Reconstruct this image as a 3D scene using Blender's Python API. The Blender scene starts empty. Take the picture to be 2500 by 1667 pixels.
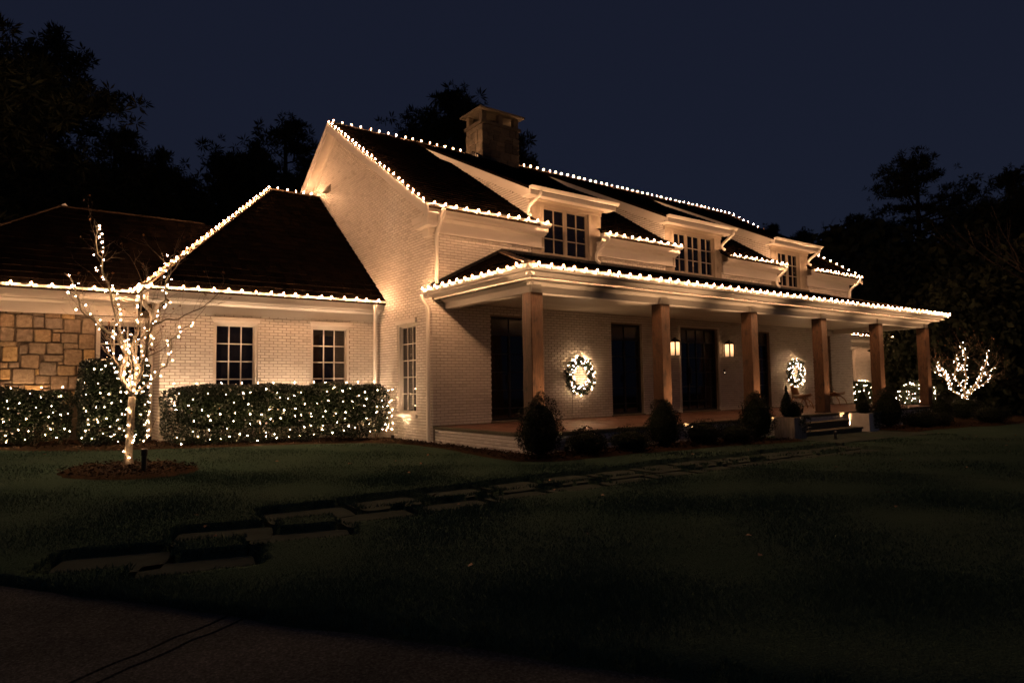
import bpy, math, random
import numpy as np
from mathutils import Matrix, Vector
rnd = random.Random(7)
nr = np.random.default_rng(11)
S = bpy.context.scene
COL = S.collection

# ------------------------------------------------------------------ camera
FPX = 1612.6
YAW, PITCH, ROLL = 0.63433, 0.06554, -0.0140
CAM = np.array([-7.533, -13.331, 1.380])
def _rot():
    fw = np.array([math.sin(YAW)*math.cos(PITCH), math.cos(YAW)*math.cos(PITCH), math.sin(PITCH)])
    r = np.array([math.cos(YAW), -math.sin(YAW), 0.]); u = np.cross(r, fw)
    c, s = math.cos(ROLL), math.sin(ROLL)
    return np.array([c*r+s*u, -s*r+c*u, fw])
RM = _rot()
cd = bpy.data.cameras.new('camera'); cam = bpy.data.objects.new('camera', cd); COL.objects.link(cam)
cd.lens = FPX/2500*36; cd.sensor_width = 36; cd.clip_start = .05; cd.clip_end = 2000
m4 = Matrix(((RM[0][0], RM[1][0], -RM[2][0], CAM[0]), (RM[0][1], RM[1][1], -RM[2][1], CAM[1]),
             (RM[0][2], RM[1][2], -RM[2][2], CAM[2]), (0, 0, 0, 1)))
cam.matrix_world = m4
S.camera = cam
# survey helpers: turn a sighting of the photograph into a place at a known plane or distance
def _ray(u, v): return RM.T @ np.array([(u-1250)/FPX, (833.5-v)/FPX, 1.])
def at(u, v, ax, val):
    d = _ray(u, v); i = 'xyz'.index(ax); return CAM+(val-CAM[i])/d[i]*d
def dep(u, v, dd): return CAM+dd*_ray(u, v)
def pr(P):
    d = RM@(np.asarray(P, float)-CAM); return 1250+FPX*d[0]/d[2], 833.5-FPX*d[1]/d[2], d[2]

# ------------------------------------------------------------------ sky, dim moonlight, exposure
W = bpy.data.worlds.new('World'); S.world = W; W.use_nodes = True
wn = W.node_tree; bg = wn.nodes['Background']
SUN_DIR = Vector((1, .62, -.82)).normalized()
sky = wn.nodes.new('ShaderNodeTexSky'); sky.sky_type = 'NISHITA'; sky.sun_disc = False
sky.sun_elevation = math.radians(35); sky.sun_rotation = math.atan2(-SUN_DIR.x, -SUN_DIR.y)
mixs = wn.nodes.new('ShaderNodeMix'); mixs.data_type = 'RGBA'; mixs.inputs[0].default_value = .985
wn.links.new(sky.outputs[0], mixs.inputs[6]); mixs.inputs[7].default_value = (.152, .193, .43, 1)
wn.links.new(mixs.outputs[2], bg.inputs[0]); bg.inputs[1].default_value = .05
sl = bpy.data.lights.new('moonlight', 'SUN'); sl.energy = .02; sl.angle = math.radians(8); sl.color = (.8, .85, 1)
so = bpy.data.objects.new('moonlight', sl); COL.objects.link(so)
so.rotation_euler = SUN_DIR.to_track_quat('-Z', 'Y').to_euler(); so.location = (-20, -8, 20)
vs = S.view_settings; vs.view_transform = 'Standard'; vs.look = 'None'; vs.exposure = 0; vs.gamma = 1
vs.use_curve_mapping = False
cy = S.cycles
cy.use_denoising = True; cy.max_bounces = 6; cy.diffuse_bounces = 3; cy.glossy_bounces = 2
cy.transmission_bounces = 2; cy.sample_clamp_indirect = 4; cy.caustics_reflective = False; cy.caustics_refractive = False
cy.use_light_tree = True; cy.filter_width = 1.6

# ------------------------------------------------------------------ materials
def lin(c): return tuple(c)+(1.,)
class NT:
    def __init__(s, name):
        s.m = bpy.data.materials.new(name); s.m.use_nodes = True; s.t = s.m.node_tree; s.N = s.t.nodes; s.L = s.t.links
        s.b = s.N['Principled BSDF']
    def n(s, t, **k):
        x = s.N.new(t)
        for a, b in k.items():
            if a in x.bl_rna.properties: setattr(x, a, b)
        return x
    def noise(s, scale, detail=4, vec=None, rough=.6):
        x = s.N.new('ShaderNodeTexNoise'); x.inputs['Scale'].default_value = scale; x.inputs['Detail'].default_value = detail
        x.inputs['Roughness'].default_value = rough
        if vec is not None: s.L.new(vec, x.inputs['Vector'])
        return x.outputs[0]
    def pos(s, sc=(1, 1, 1)):
        g = s.N.new('ShaderNodeNewGeometry'); mp = s.N.new('ShaderNodeMapping'); mp.inputs['Scale'].default_value = sc
        s.L.new(g.outputs['Position'], mp.inputs['Vector']); return mp.outputs[0]
    def ramp(s, fac, stops):
        r = s.N.new('ShaderNodeValToRGB'); e = r.color_ramp.elements
        while len(e) < len(stops): e.new(.5)
        for i, (p, c) in enumerate(stops): e[i].position = p; e[i].color = lin(c)
        s.L.new(fac, r.inputs[0]); return r.outputs[0]
    def island(s): return s.N.new('ShaderNodeNewGeometry').outputs['Random Per Island']
    def orand(s): return s.N.new('ShaderNodeObjectInfo').outputs['Random']
    def math(s, op, a, b=None):
        x = s.N.new('ShaderNodeMath'); x.operation = op
        for i, v in enumerate((a, b)):
            if v is None: continue
            if isinstance(v, (int, float)): x.inputs[i].default_value = v
            else: s.L.new(v, x.inputs[i])
        return x.outputs[0]
    def mul(s, a, b, f=1.):
        x = s.N.new('ShaderNodeMix'); x.data_type = 'RGBA'; x.blend_type = 'MULTIPLY'; x.inputs[0].default_value = f
        s.L.new(a, x.inputs[6]); s.L.new(b, x.inputs[7]); return x.outputs[2]
    def mix(s, fac, a, b):
        x = s.N.new('ShaderNodeMix'); x.data_type = 'RGBA'
        if isinstance(fac, float): x.inputs[0].default_value = fac
        else: s.L.new(fac, x.inputs[0])
        for i, v in ((6, a), (7, b)):
            if isinstance(v, tuple): x.inputs[i].default_value = lin(v)
            else: s.L.new(v, x.inputs[i])
        return x.outputs[2]
    def col(s, c):
        if isinstance(c, tuple): s.b.inputs['Base Color'].default_value = lin(c)
        else: s.L.new(c, s.b.inputs['Base Color'])
    def rough(s, r, spec=.5):
        if isinstance(r, (int, float)): s.b.inputs['Roughness'].default_value = r
        else: s.L.new(r, s.b.inputs['Roughness'])
        s.b.inputs['Specular IOR Level'].default_value = spec
    def bump(s, h, strength=.3, dist=.01):
        b = s.N.new('ShaderNodeBump'); b.inputs['Strength'].default_value = strength; b.inputs['Distance'].default_value = dist
        s.L.new(h, b.inputs['Height']); s.L.new(b.outputs[0], s.b.inputs['Normal'])
M = {}
def mk(name, c, rough=.6, spec=.4, var=None, vscale=8, bump=0, bscale=60, bdist=.004, isl=None, metallic=0, stretch=(1, 1, 1)):
    t = NT(name); base = None
    if var is not None: base = t.ramp(t.noise(vscale, 5, t.pos(stretch)), [(.3, c), (.72, var)])
    if isl is not None:
        r = t.math('FRACT', t.math('ADD', t.island(), t.orand()))
        v = t.ramp(r, isl)
        if base is None:
            rg = t.n('ShaderNodeRGB'); rg.outputs[0].default_value = lin(c); base = rg.outputs[0]
        base = t.mul(base, v)
    t.col(base if base is not None else c); t.rough(rough, spec); t.b.inputs['Metallic'].default_value = metallic
    if bump: t.bump(t.noise(bscale, 4, t.pos(stretch)), bump, bdist)
    M[name] = t.m; return t
g_ = lambda v: (v, v, v)
mk('painted_brick', (.80, .75, .70), .55, .3, (.69, .64, .59), 2.2, .45, 70, .005, [(0, (.80, .79, .78)), (.15, g_(.92)), (.6, g_(.98)), (1, g_(1.))])
mk('brick_joint', (.22, .175, .13), .9, .1, (.46, .40, .335), 2.2)  # joints share the wall paint; their recess shade is put into this colour
mk('white_trim', (.76, .71, .655), .45, .35, (.66, .615, .56), 1.4, .12, 25, .003, stretch=(.5, .5, 3))
mk('gutter_white', (.82, .79, .73), .32, .5, (.76, .73, .67), 1.6)
mk('shake', (.0105, .0075, .006), .9, .0, (.0055, .004, .0033), 14, .6, 120, .006, [(0, g_(.5)), (.5, g_(.85)), (1, (1.25, 1.15, 1.0))], stretch=(3, .6, .6))
mk('ridge_cap', (.26, .18, .12), .75, .2, (.15, .10, .07), 20, .5, 120, .006, [(0, g_(.6)), (1, g_(1.2))])
mk('ridge_dark', (.05, .035, .025), .85, .05, (.03, .02, .015), 20, .5, 120, .006, [(0, g_(.6)), (1, g_(1.2))])
mk('wall_stone', (.36, .305, .235), .85, .15, (.19, .155, .115), 13, 1., 34, .02,
   [(0, (.72, .72, .78)), (.2, (1.0, .95, .9)), (.45, (.75, .70, .70)), (.62, (1.15, 1.0, .8)), (.8, (.85, .8, .8)), (.92, (1.45, 1.25, .85)), (1, (1.6, 1.35, .9))])
mk('stone_mortar', (.10, .078, .06), .95, .1, (.15, .12, .09), 14, .5, 60, .008)
mk('chimney_stone', (.13, .112, .09), .9, .1, (.08, .07, .056), 7, .8, 24, .014, [(0, g_(.62)), (.5, g_(.9)), (1, (1.25, 1.2, 1.1))])
mk('porch_floor', (.19, .095, .065), .55, .35, (.12, .06, .045), 5, .3, 60, .003, [(0, g_(.75)), (1, g_(1.15))])
mk('floor_edge', (.13, .12, .085), .8, .2, (.08, .075, .055), 30, .4, 60, .004)
mk('ceiling_board', (.72, .66, .57), .5, .35, (.62, .56, .47), 2, .1, 40, .002, [(0, g_(.93)), (1, g_(1.))], stretch=(.3, 3, 1))
mk('taupe_trim', (.40, .335, .265), .5, .35, (.34, .285, .225), 3)
mk('transom_glass', (.075, .066, .056), .12, .6, (.05, .044, .038), 2)  # ceiling light seen in the transoms is put into this paler colour
mk('black_metal', (.012, .011, .010), .38, .5)
mk('dark_plastic', (.02, .022, .02), .5, .4)
mk('cable_dark', (.02, .022, .018), .6, .3)
mk('cable_white', (.6, .57, .5), .5, .3)
mk('leaf', (.010, .019, .009), .28, .5, (.019, .032, .013), 30, 0, 60, .004, [(0, g_(.55)), (.6, g_(1.)), (1, (1.35, 1.3, 1.1))])
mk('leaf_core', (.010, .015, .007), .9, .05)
mk('boxwood', (.011, .017, .010), .6, .15, (.019, .026, .014), 14, 0, 60, .004, [(0, g_(.5)), (1, g_(1.3))])
mk('pine_needle', (.020, .026, .016), .8, .1, (.030, .036, .021), 2, 0, 60, .004, [(0, g_(.5)), (1, g_(1.2))])
mk('pine_bark', (.020, .016, .013), .9, .05, (.032, .025, .02), 10, .6, 40, .02)
mk('dry_leaf', (.22, .10, .035), .6, .3, (.14, .06, .025), 20, 0, 60, .004, [(0, g_(.6)), (1, g_(1.5))])
mk('tree_bark', (.26, .215, .165), .8, .15, (.13, .105, .08), 18, .5, 50, .006)
mk('twig', (.20, .15, .11), .8, .2)
mk('grass', (.050, .096, .068), .9, .0, (.072, .114, .084), .55, 0, 60, .004, [(0, g_(.7)), (.9, g_(1.05)), (1, (1.3, 1.2, 1.0))])
mk('mulch', (.022, .015, .010), .95, .0, (.060, .038, .024), 22, .9, 45, .02)
mk('chip', (.040, .026, .017), .85, .1, (.022, .014, .010), 20, 0, 60, .004, [(0, g_(.4)), (.9, g_(1.2)), (1, (2.6, 2.3, 2.0))])
t = NT('concrete'); big = t.ramp(t.noise(.9, 5, t.pos()), [(.3, (.050, .057, .056)), (.7, (.110, .118, .112))]); fine = t.ramp(t.noise(70, 3, t.pos()), [(.3, g_(.45)), (.55, g_(.95)), (.72, g_(1.7))])
t.col(t.mul(big, fine)); t.rough(.95, 0.); t.bump(t.noise(70, 4, t.pos()), .8, .012); M['concrete'] = t.m
mk('paver', (.070, .088, .074), .95, .0, (.042, .054, .046), 4, .4, 90, .004)
mk('woodland_floor', (.022, .020, .012), .95, .05, (.035, .03, .018), 1.0)
mk('planter_white', (.74, .70, .64), .5, .35, (.62, .58, .52), 5)
mk('planter_weathered', (.42, .37, .31), .75, .25, (.20, .17, .135), 6, .4, 30, .004, stretch=(3, 3, .7))
mk('chair_wood', (.36, .22, .12), .42, .4, (.26, .15, .08), 9, stretch=(1, 1, 6))
mk('cushion', (.28, .23, .18), .9, .15, (.22, .18, .14), 60)
mk('cap_stone', (.15, .13, .10), .85, .2, (.10, .085, .065), 8, .4, 40, .008)
# lawn sheet
t = NT('lawn'); n1 = t.noise(.5, 6, t.pos()); n2 = t.noise(90, 3, t.pos((1, 1, 1)))
c = t.mul(t.ramp(n1, [(.3, (.048, .088, .062)), (.7, (.070, .106, .078))]), t.ramp(n2, [(.25, g_(.45)), (.75, g_(1.25))]))
t.col(c); t.rough(1., .0); t.bump(t.noise(60, 4, t.pos()), .9, .03); M['lawn'] = t.m
# rough-sawn timber
t = NT('timber'); p = t.pos((14, 14, 1.1)); nz = t.noise(3.2, 6, p, .7); kn = t.noise(1.6, 2, t.pos((4, 4, 2.2)))
c = t.mul(t.ramp(nz, [(.28, (.026, .013, .007)), (.55, (.085, .042, .021)), (.8, (.16, .088, .045))]), t.ramp(kn, [(.30, g_(.35)), (.42, g_(1.))]))
t.col(c); t.rough(.62, .4); t.bump(nz, .7, .012); M['timber'] = t.m
# window glass: real dark reflective panes
t = NT('window_glass'); t.col((.008, .007, .007)); t.rough(.035, 1.); t.bump(t.noise(2.2, 2, t.pos()), .06, .02); M['window_glass'] = t.m
t = NT('door_glass'); t.col((.006, .006, .006)); t.rough(.05, .8); t.bump(t.noise(1.6, 2, t.pos()), .05, .02); M['door_glass'] = t.m
def emis(name, c, s):
    t = NT(name); t.col((.8, .7, .5)); t.b.inputs['Emission Color'].default_value = lin(c); t.b.inputs['Emission Strength'].default_value = s; M[name] = t.m
WARM = (1, .50, .235); LED = (1, .60, .31)
emis('roof_bulb_glow', WARM, 1950)
emis('led_glow', LED, 520)
emis('wreath_glow', LED, 420)
def halo_glass(name, c, st, f):  # oversized bulb glass; its weak emission stands in for the orange halo
    t = NT(name); t.N.remove(t.b); tr_ = t.N.new('ShaderNodeBsdfTransparent'); em = t.N.new('ShaderNodeEmission'); em.inputs[0].default_value = lin(c); em.inputs[1].default_value = st
    mx = t.N.new('ShaderNodeMixShader'); mx.inputs[0].default_value = f; t.L.new(tr_.outputs[0], mx.inputs[1]); t.L.new(em.outputs[0], mx.inputs[2]); t.L.new(mx.outputs[0], t.N['Material Output'].inputs[0]); M[name] = t.m
halo_glass('bulb_halo_glass', (1, .33, .075), 3.4, .24)
halo_glass('led_halo_glass', (1, .44, .14), 3., .24)
t = NT('lantern_glow'); t.col((.5, .42, .3)); gp = t.N.new('ShaderNodeNewGeometry'); sx_ = t.N.new('ShaderNodeSeparateXYZ'); t.L.new(gp.outputs['Position'], sx_.inputs[0])
mr = t.N.new('ShaderNodeMapRange'); mr.inputs[1].default_value = 2.19; mr.inputs[2].default_value = 2.42; mr.inputs[3].default_value = .45; mr.inputs[4].default_value = 2.6; t.L.new(sx_.outputs[2], mr.inputs[0])
t.b.inputs['Emission Color'].default_value = lin((1, .52, .23)); t.L.new(mr.outputs[0], t.b.inputs['Emission Strength']); M['lantern_glow'] = t.m
emis('lens_glow', (1, .7, .45), 6)
emis('led_blue', (.45, .5, 1), 12)

# ------------------------------------------------------------------ mesh helpers
ROOTLOC = {}
class MB:
    def __init__(s): s.v = []; s.f = []; s.mi = []
    def add(s, vs_, fs, mi=0):
        o = len(s.v); s.v += [tuple(map(float, p)) for p in vs_]; s.f += [tuple(o+i for i in f) for f in fs]; s.mi += [mi]*len(fs); return s
    def box(s, x0, x1, y0, y1, z0, z1, mi=0):
        x0, x1 = min(x0, x1), max(x0, x1); y0, y1 = min(y0, y1), max(y0, y1); z0, z1 = min(z0, z1), max(z0, z1)
        return s.add([(x0, y0, z0), (x1, y0, z0), (x1, y1, z0), (x0, y1, z0), (x0, y0, z1), (x1, y0, z1), (x1, y1, z1), (x0, y1, z1)],
                     [(0, 3, 2, 1), (4, 5, 6, 7), (0, 1, 5, 4), (1, 2, 6, 5), (2, 3, 7, 6), (3, 0, 4, 7)], mi)
    def beam(s, a, b, w, h, up=(0, 0, 1), mi=0):
        a, b, up = map(lambda q: np.array(q, float), (a, b, up)); d = (b-a)/np.linalg.norm(b-a)
        r = np.cross(d, up); r /= np.linalg.norm(r); u = np.cross(r, d); P = []
        for q in (a, b):
            for i, j in ((-1, -1), (1, -1), (1, 1), (-1, 1)): P.append(q+r*w/2*i+u*h/2*j)
        return s.add(P, [(0, 1, 2, 3), (7, 6, 5, 4), (0, 4, 5, 1), (1, 5, 6, 2), (2, 6, 7, 3), (3, 7, 4, 0)], mi)
    def extr(s, prof, a, b, n, mi=0):
        a, b, n = map(lambda q: np.array(q, float), (a, b, n)); k = len(prof); P = []
        for q in (a, b):
            for i, z in prof: P.append(q+n*i+np.array([0, 0, z]))
        F = [(i, (i+1) % k, k+(i+1) % k, k+i) for i in range(k)]+[tuple(range(k))[::-1], tuple(range(k, 2*k))]
        return s.add(P, F, mi)
    def prism(s, poly, vec, mi=0):
        P = [np.array(p, float) for p in poly]; k = len(P); v = np.array(vec, float)
        return s.add(P+[p+v for p in P], [tuple(range(k))[::-1], tuple(range(k, 2*k))]+[(i, (i+1) % k, k+(i+1) % k, k+i) for i in range(k)], mi)
    def tube(s, pts, r, seg=6, mi=0, cap=True):
        pts = [np.array(p, float) for p in pts]; n = len(pts); rs = r if hasattr(r, '__len__') else [r]*n
        o = len(s.v); ref = np.array([.31, .2, .93])
        for i, p in enumerate(pts):
            d = pts[min(i+1, n-1)]-pts[max(i-1, 0)]; d = d/(np.linalg.norm(d)+1e-9)
            a = np.cross(d, ref)
            if np.linalg.norm(a) < .15: a = np.cross(d, (1, 0, 0))
            a /= np.linalg.norm(a); b = np.cross(d, a)
            for k in range(seg):
                t_ = 2*math.pi*k/seg; s.v.append(tuple(p+rs[i]*(math.cos(t_)*a+math.sin(t_)*b)))
        for i in range(n-1):
            for k in range(seg):
                s.f.append((o+i*seg+k, o+i*seg+(k+1) % seg, o+(i+1)*seg+(k+1) % seg, o+(i+1)*seg+k)); s.mi.append(mi)
        if cap:
            s.f.append(tuple(o+k for k in range(seg))[::-1]); s.f.append(tuple(o+(n-1)*seg+k for k in range(seg))); s.mi += [mi, mi]
        return s
    def lathe(s, c, prof, seg=12, mi=0):
        o = len(s.v); c = np.array(c, float)
        for r, z in prof:
            for k in range(seg):
                t_ = 2*math.pi*k/seg; s.v.append((c[0]+r*math.cos(t_), c[1]+r*math.sin(t_), c[2]+z))
        for i in range(len(prof)-1):
            for k in range(seg):
                s.f.append((o+i*seg+k, o+i*seg+(k+1) % seg, o+(i+1)*seg+(k+1) % seg, o+(i+1)*seg+k)); s.mi.append(mi)
        return s
    def build(s, name, mats, parent=None, smooth=False):
        off = ROOTLOC.get(parent.name, (0, 0, 0)) if parent is not None else (0, 0, 0)
        me = bpy.data.meshes.new(name)
        V = np.array(s.v, float)-np.array(off) if s.v else np.zeros((0, 3))
        me.from_pydata(V.tolist(), [], s.f)
        ms = mats if isinstance(mats, (list, tuple)) else [mats]
        for m in ms: me.materials.append(M[m])
        if len(ms) > 1: me.polygons.foreach_set('material_index', s.mi)
        if smooth: me.polygons.foreach_set('use_smooth', [True]*len(me.polygons))
        me.update()
        o = bpy.data.objects.new(name, me); COL.objects.link(o)
        if parent is not None: o.parent = parent; ROOTLOC[o.name] = off
        return o
def nbuild(name, V, F, mat, parent=None, smooth=False):
    """numpy mesh: V (n,3), F (m,k) all faces alike"""
    off = ROOTLOC.get(parent.name, (0, 0, 0)) if parent is not None else (0, 0, 0)
    V = np.asarray(V, np.float32)-np.array(off, np.float32); F = np.asarray(F, np.int32); k = F.shape[1]
    me = bpy.data.meshes.new(name); me.vertices.add(len(V)); me.vertices.foreach_set('co', V.ravel())
    me.loops.add(F.size); me.loops.foreach_set('vertex_index', F.ravel())
    me.polygons.add(len(F)); me.polygons.foreach_set('loop_start', np.arange(0, F.size, k, dtype=np.int32))
    me.polygons.foreach_set('loop_total', np.full(len(F), k, np.int32))
    if smooth: me.polygons.foreach_set('use_smooth', np.ones(len(F), bool))
    me.materials.append(M[mat]); me.update(calc_edges=True); me.validate()
    o = bpy.data.objects.new(name, me); COL.objects.link(o)
    if parent is not None: o.parent = parent; ROOTLOC[o.name] = off
    return o
def tag(o, label=None, cat=None, group=None, kind=None):
    if label: o['label'] = label
    if cat: o['category'] = cat
    if group: o['group'] = group
    if kind: o['kind'] = kind
    return o
def thing(name, label, cat, loc=(0, 0, 0), group=None):
    o = bpy.data.objects.new(name, None); COL.objects.link(o); o.location = loc; o.empty_display_size = .2
    ROOTLOC[o.name] = tuple(map(float, loc)); return tag(o, label, cat, group)
def inst(name, mesh, parent, loc, rot=(0, 0, 0), sc=(1, 1, 1)):
    o = bpy.data.objects.new(name, mesh); COL.objects.link(o)
    off = ROOTLOC.get(parent.name, (0, 0, 0)) if parent is not None else (0, 0, 0)
    o.location = [loc[i]-off[i] for i in range(3)]; o.rotation_euler = rot; o.scale = sc
    if parent is not None: o.parent = parent
    return o
def mesh_only(mb, name, mats, smooth=False):
    o = mb.build(name, mats, None, smooth); me = o.data; bpy.data.objects.remove(o); return me
def gz(x, y):
    t_ = min(1, max(0, (y+7)/8)); t_ = t_*t_*(3-2*t_)
    return .035*min(max(0, -x), 14)*t_-.012*min(max(0, x-2), 25)
def gzv(x, y):
    t_ = np.clip((y+7)/8, 0, 1); t_ = t_*t_*(3-2*t_)
    return .035*np.minimum(np.maximum(0, -x), 14)*t_-.012*np.minimum(np.maximum(0, x-2), 25)

# ================================================================== GROUND
def drive_d(x, y): return (x+7.64)*-.837+(y+7.27)*-.548      # >0 on the driveway side of its straight edge
STONES = []
for i in range(15):
    xa = -6.95+.972*i; ya = -5.93-(.9*max(0, (-4.6-xa))**1.2*.42 if xa < -4.6 else 0)
    STONES.append((xa, ya-.06+rnd.uniform(-.04, .04), .86+rnd.uniform(-.05, .05), .62+rnd.uniform(-.04, .04), rnd.uniform(-.06, .06)-(.25 if i < 2 else .1 if i < 3 else 0)))
    xb = -6.42+.972*i; yb = -6.66-(.9*max(0, (-4.3-xb))**1.2*.42 if xb < -4.3 else 0)
    if i < 14: STONES.append((xb, yb-.06+rnd.uniform(-.04, .04), .86+rnd.uniform(-.05, .05), .60+rnd.uniform(-.04, .04), rnd.uniform(-.06, .06)-(.25 if i < 2 else .1 if i < 3 else 0)))
def stone_in(X, Y, grow=0.):
    mask = np.zeros(X.shape, bool)
    for (sx, sy, w, h, a) in STONES:
        c_, s_ = math.cos(a), math.sin(a); lx = (X-sx)*c_+(Y-sy)*s_; ly = -(X-sx)*s_+(Y-sy)*c_
        wob = .02*np.sin(X*19+Y*7)*np.sin(Y*23-X*5); lx, ly = lx*(1+wob)+wob*.3, ly*(1+wob)-.028+.010*np.sin(X*13+sx*9)
        r_ = np.maximum(np.abs(lx)/(w/2+grow), np.abs(ly)/(h/2+grow)); cr = (np.abs(lx)/(w/2+grow))**9+(np.abs(ly)/(h/2+grow))**9
        mask |= cr < 1.15
    return mask
def grid(x0, x1, y0, y1, nx, ny, zf):
    xs = np.linspace(x0, x1, nx+1); ys = np.linspace(y0, y1, ny+1); X, Y = np.meshgrid(xs, ys); Z = zf(X, Y)
    V = np.stack([X.ravel(), Y.ravel(), Z.ravel()], 1); i = np.arange(nx*ny); r = i//nx; c_ = i % nx; a = r*(nx+1)+c_
    return V, np.stack([a, a+1, a+nx+2, a+nx+1], 1)
o = nbuild('ground', *grid(-260, 300, -60, 420, 56, 48, lambda X, Y: gzv(X, Y)-.22), 'woodland_floor'); tag(o, 'dark woodland ground around the lit house', kind='structure')
def lawn_z(X, Y):
    z = gzv(X, Y)+.05+.012*np.sin(X*1.7+Y*.6)*np.sin(Y*1.3-.4*X)
    z = np.where(stone_in(X, Y, .055), gzv(X, Y)-.16, z)
    d = drive_d(X, Y); z = np.where(d > -.03, gzv(X, Y)-.12, z)
    return z
Va, Fa = grid(-8.6, 8.4, -9.2, -5.2, 340, 100, lawn_z)
Vb, Fb = grid(-16, -8.6, -9.2, 5, 60, 90, lawn_z)
Vc, Fc = grid(8.4, 46, -9.2, -5.2, 50, 10, lawn_z)
Vd, Fd = grid(-8.6, 46, -5.2, 3.4, 90, 24, lawn_z)
Ve, Fe = grid(-8.6, 46, -26, -9.2, 240, 90, lawn_z)
Vs, Fs, k = [], [], 0
for v_, f_ in ((Va, Fa), (Vb, Fb), (Vc, Fc), (Vd, Fd), (Ve, Fe)):
    Vs.append(v_); Fs.append(f_+k); k += len(v_)
lawn = nbuild('lawn', np.concatenate(Vs), np.concatenate(Fs), 'lawn', None, True); tag(lawn, 'dark mown lawn in front of the house', kind='structure')
# stepping stones of the path, each sunk below the turf
path = thing('path', 'two staggered rows of stepping stones sunk in the lawn', None); path['kind'] = 'structure'
for (sx, sy, w, h, a) in STONES:
    z = gz(sx, sy); mb = MB(); n = 14; pts = []
    for j in range(n):
        t_ = 2*math.pi*j/n; ct, st = math.cos(t_), math.sin(t_)
        ex = w/2*math.copysign(abs(ct)**.22, ct)*rnd.uniform(.98, 1.015); ey = h/2*math.copysign(abs(st)**.22, st)*rnd.uniform(.98, 1.015)
        pts.append((sx+ex*math.cos(a)-ey*math.sin(a), sy+ex*math.sin(a)+ey*math.cos(a)))
    top = [(p[0], p[1], z-.012) for p in pts]; bot = [(p[0], p[1], z-.14) for p in pts]
    mb.add(top+bot, [tuple(range(n))]+[(j, n+j, n+(j+1) % n, (j+1) % n) for j in range(n)])
    mb.build('stepping_stone', 'paver', path)
# driveway slabs with an expansion strip between two joints
drive = thing('driveway', 'concrete driveway with a double joint crossing it', None); drive['kind'] = 'structure'
e0 = np.array([-7.64, -7.27]); ed = np.array([.547, -.837]); en = np.array([-.837, -.548])
def drv(s0, s1):
    mb = MB(); ns = max(1, int(abs(s1-s0)/.25)); nd = 90; P = []
    for i in range(ns+1):
        for j in range(nd+1):
            s_ = s0+(s1-s0)*i/ns; d_ = 11.*j/nd; wob = .02*math.sin(s_*3.1)+.015*math.sin(s_*7.7+1) if j == 0 else 0
            wj = (.014*math.sin(d_*5+1)+.010*math.sin(d_*13)+.006*math.sin(d_*31)) if i in (0, ns) else 0
            q = e0+ed*(s_+wj)+en*(d_+wob); P.append((q[0], q[1], gz(q[0], q[1])+.008))
    F = [(i*(nd+1)+j, i*(nd+1)+j+1, (i+1)*(nd+1)+j+1, (i+1)*(nd+1)+j) for i in range(ns) for j in range(nd)]
    mb.add(P, F); b = len(P)
    mb.v += [(p[0], p[1], p[2]-.12) for p in P]
    for i in range(ns): mb.f.append((i*(nd+1), (i+1)*(nd+1), b+(i+1)*(nd+1), b+i*(nd+1))); mb.mi.append(0)
    for i in (0, ns):
        for j in range(nd): mb.f.append((i*(nd+1)+j, i*(nd+1)+j+1, b+i*(nd+1)+j+1, b+i*(nd+1)+j)); mb.mi.append(0)
    return mb.build('slab', 'concrete', drive)
sj = float(np.dot(np.array([-6.5, -9.12])-e0, ed))
drv(-14, sj-.14); drv(sj-.115, sj-.015); drv(sj+.01, 9)
# landing at the foot of the steps
land = thing('landing', 'paved landing at the foot of the porch steps', None); land['kind'] = 'structure'
for i in range(6):
    for j in range(2):
        x0 = 7.1+i*.83; y0 = -5.75+j*.78; mb = MB(); z = gz(x0, y0)+.055
        mb.box(x0+.006, x0+.824, y0+.006, y0+.774, z-.1, z+rnd.uniform(-.004, .004)); mb.build('paver', 'paver', land)

# ================================================================== HOUSE
H = thing('brick_house', 'white painted brick house with dormers, deep front porch and side wings', 'house')
BR_L, BR_H, JT = .2032, .0677, .011
LX, WY = 19.27, 11.63
RS = .6454                                   # main roof pitch
def roof_z(y): return 5.50+RS*(min(y, WY-y)+.34)   # main roof surface
WRS = .80
def wing_roof_z(y): return 3.585+WRS*(y-2.45)
ALLB = []                                    # (score, wallobj, matrixdata) candidate single bricks
WALLB = {}
def brick_field(wall, O, U, N, Wd, z0, z1, openings, allow=None, phase=0.):
    """lay courses of stretchers; returns list of (u0,u1,z0,z1)"""
    O, U, N = map(lambda q: np.array(q, float), (O, U, N)); n = int((z1-z0)/BR_H+1e-6); out = []
    for k in range(n):
        a = z0+k*BR_H; b = a+BR_H; iv = [(0, Wd)]
        for (ou0, ou1, oz0, oz1) in openings:
            if b > oz0+.02 and a < oz1-.02:
                iv2 = []
                for (p, q) in iv:
                    if ou1 <= p or ou0 >= q: iv2.append((p, q)); continue
                    if ou0 > p: iv2.append((p, ou0))
                    if ou1 < q: iv2.append((ou1, q))
                iv = iv2
        st = -BR_L*(.5 if k % 2 else 0)-phase
        m_ = int((Wd-st)/BR_L)+2
        for j in range(m_):
            u0 = st+j*BR_L; u1 = u0+BR_L
            for (p, q) in iv:
                a0, a1 = max(u0, p), min(u1, q)
                if a1-a0 < .03: continue
                if allow is not None and not allow((a0+a1)/2, a+BR_H*.5): continue
                out.append((a0+JT/2*(a0 > p), a1-JT/2*(a1 < q), a+JT/2, b-JT/2))
    return [(O, U, N, r, wall) for r in out]
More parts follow.
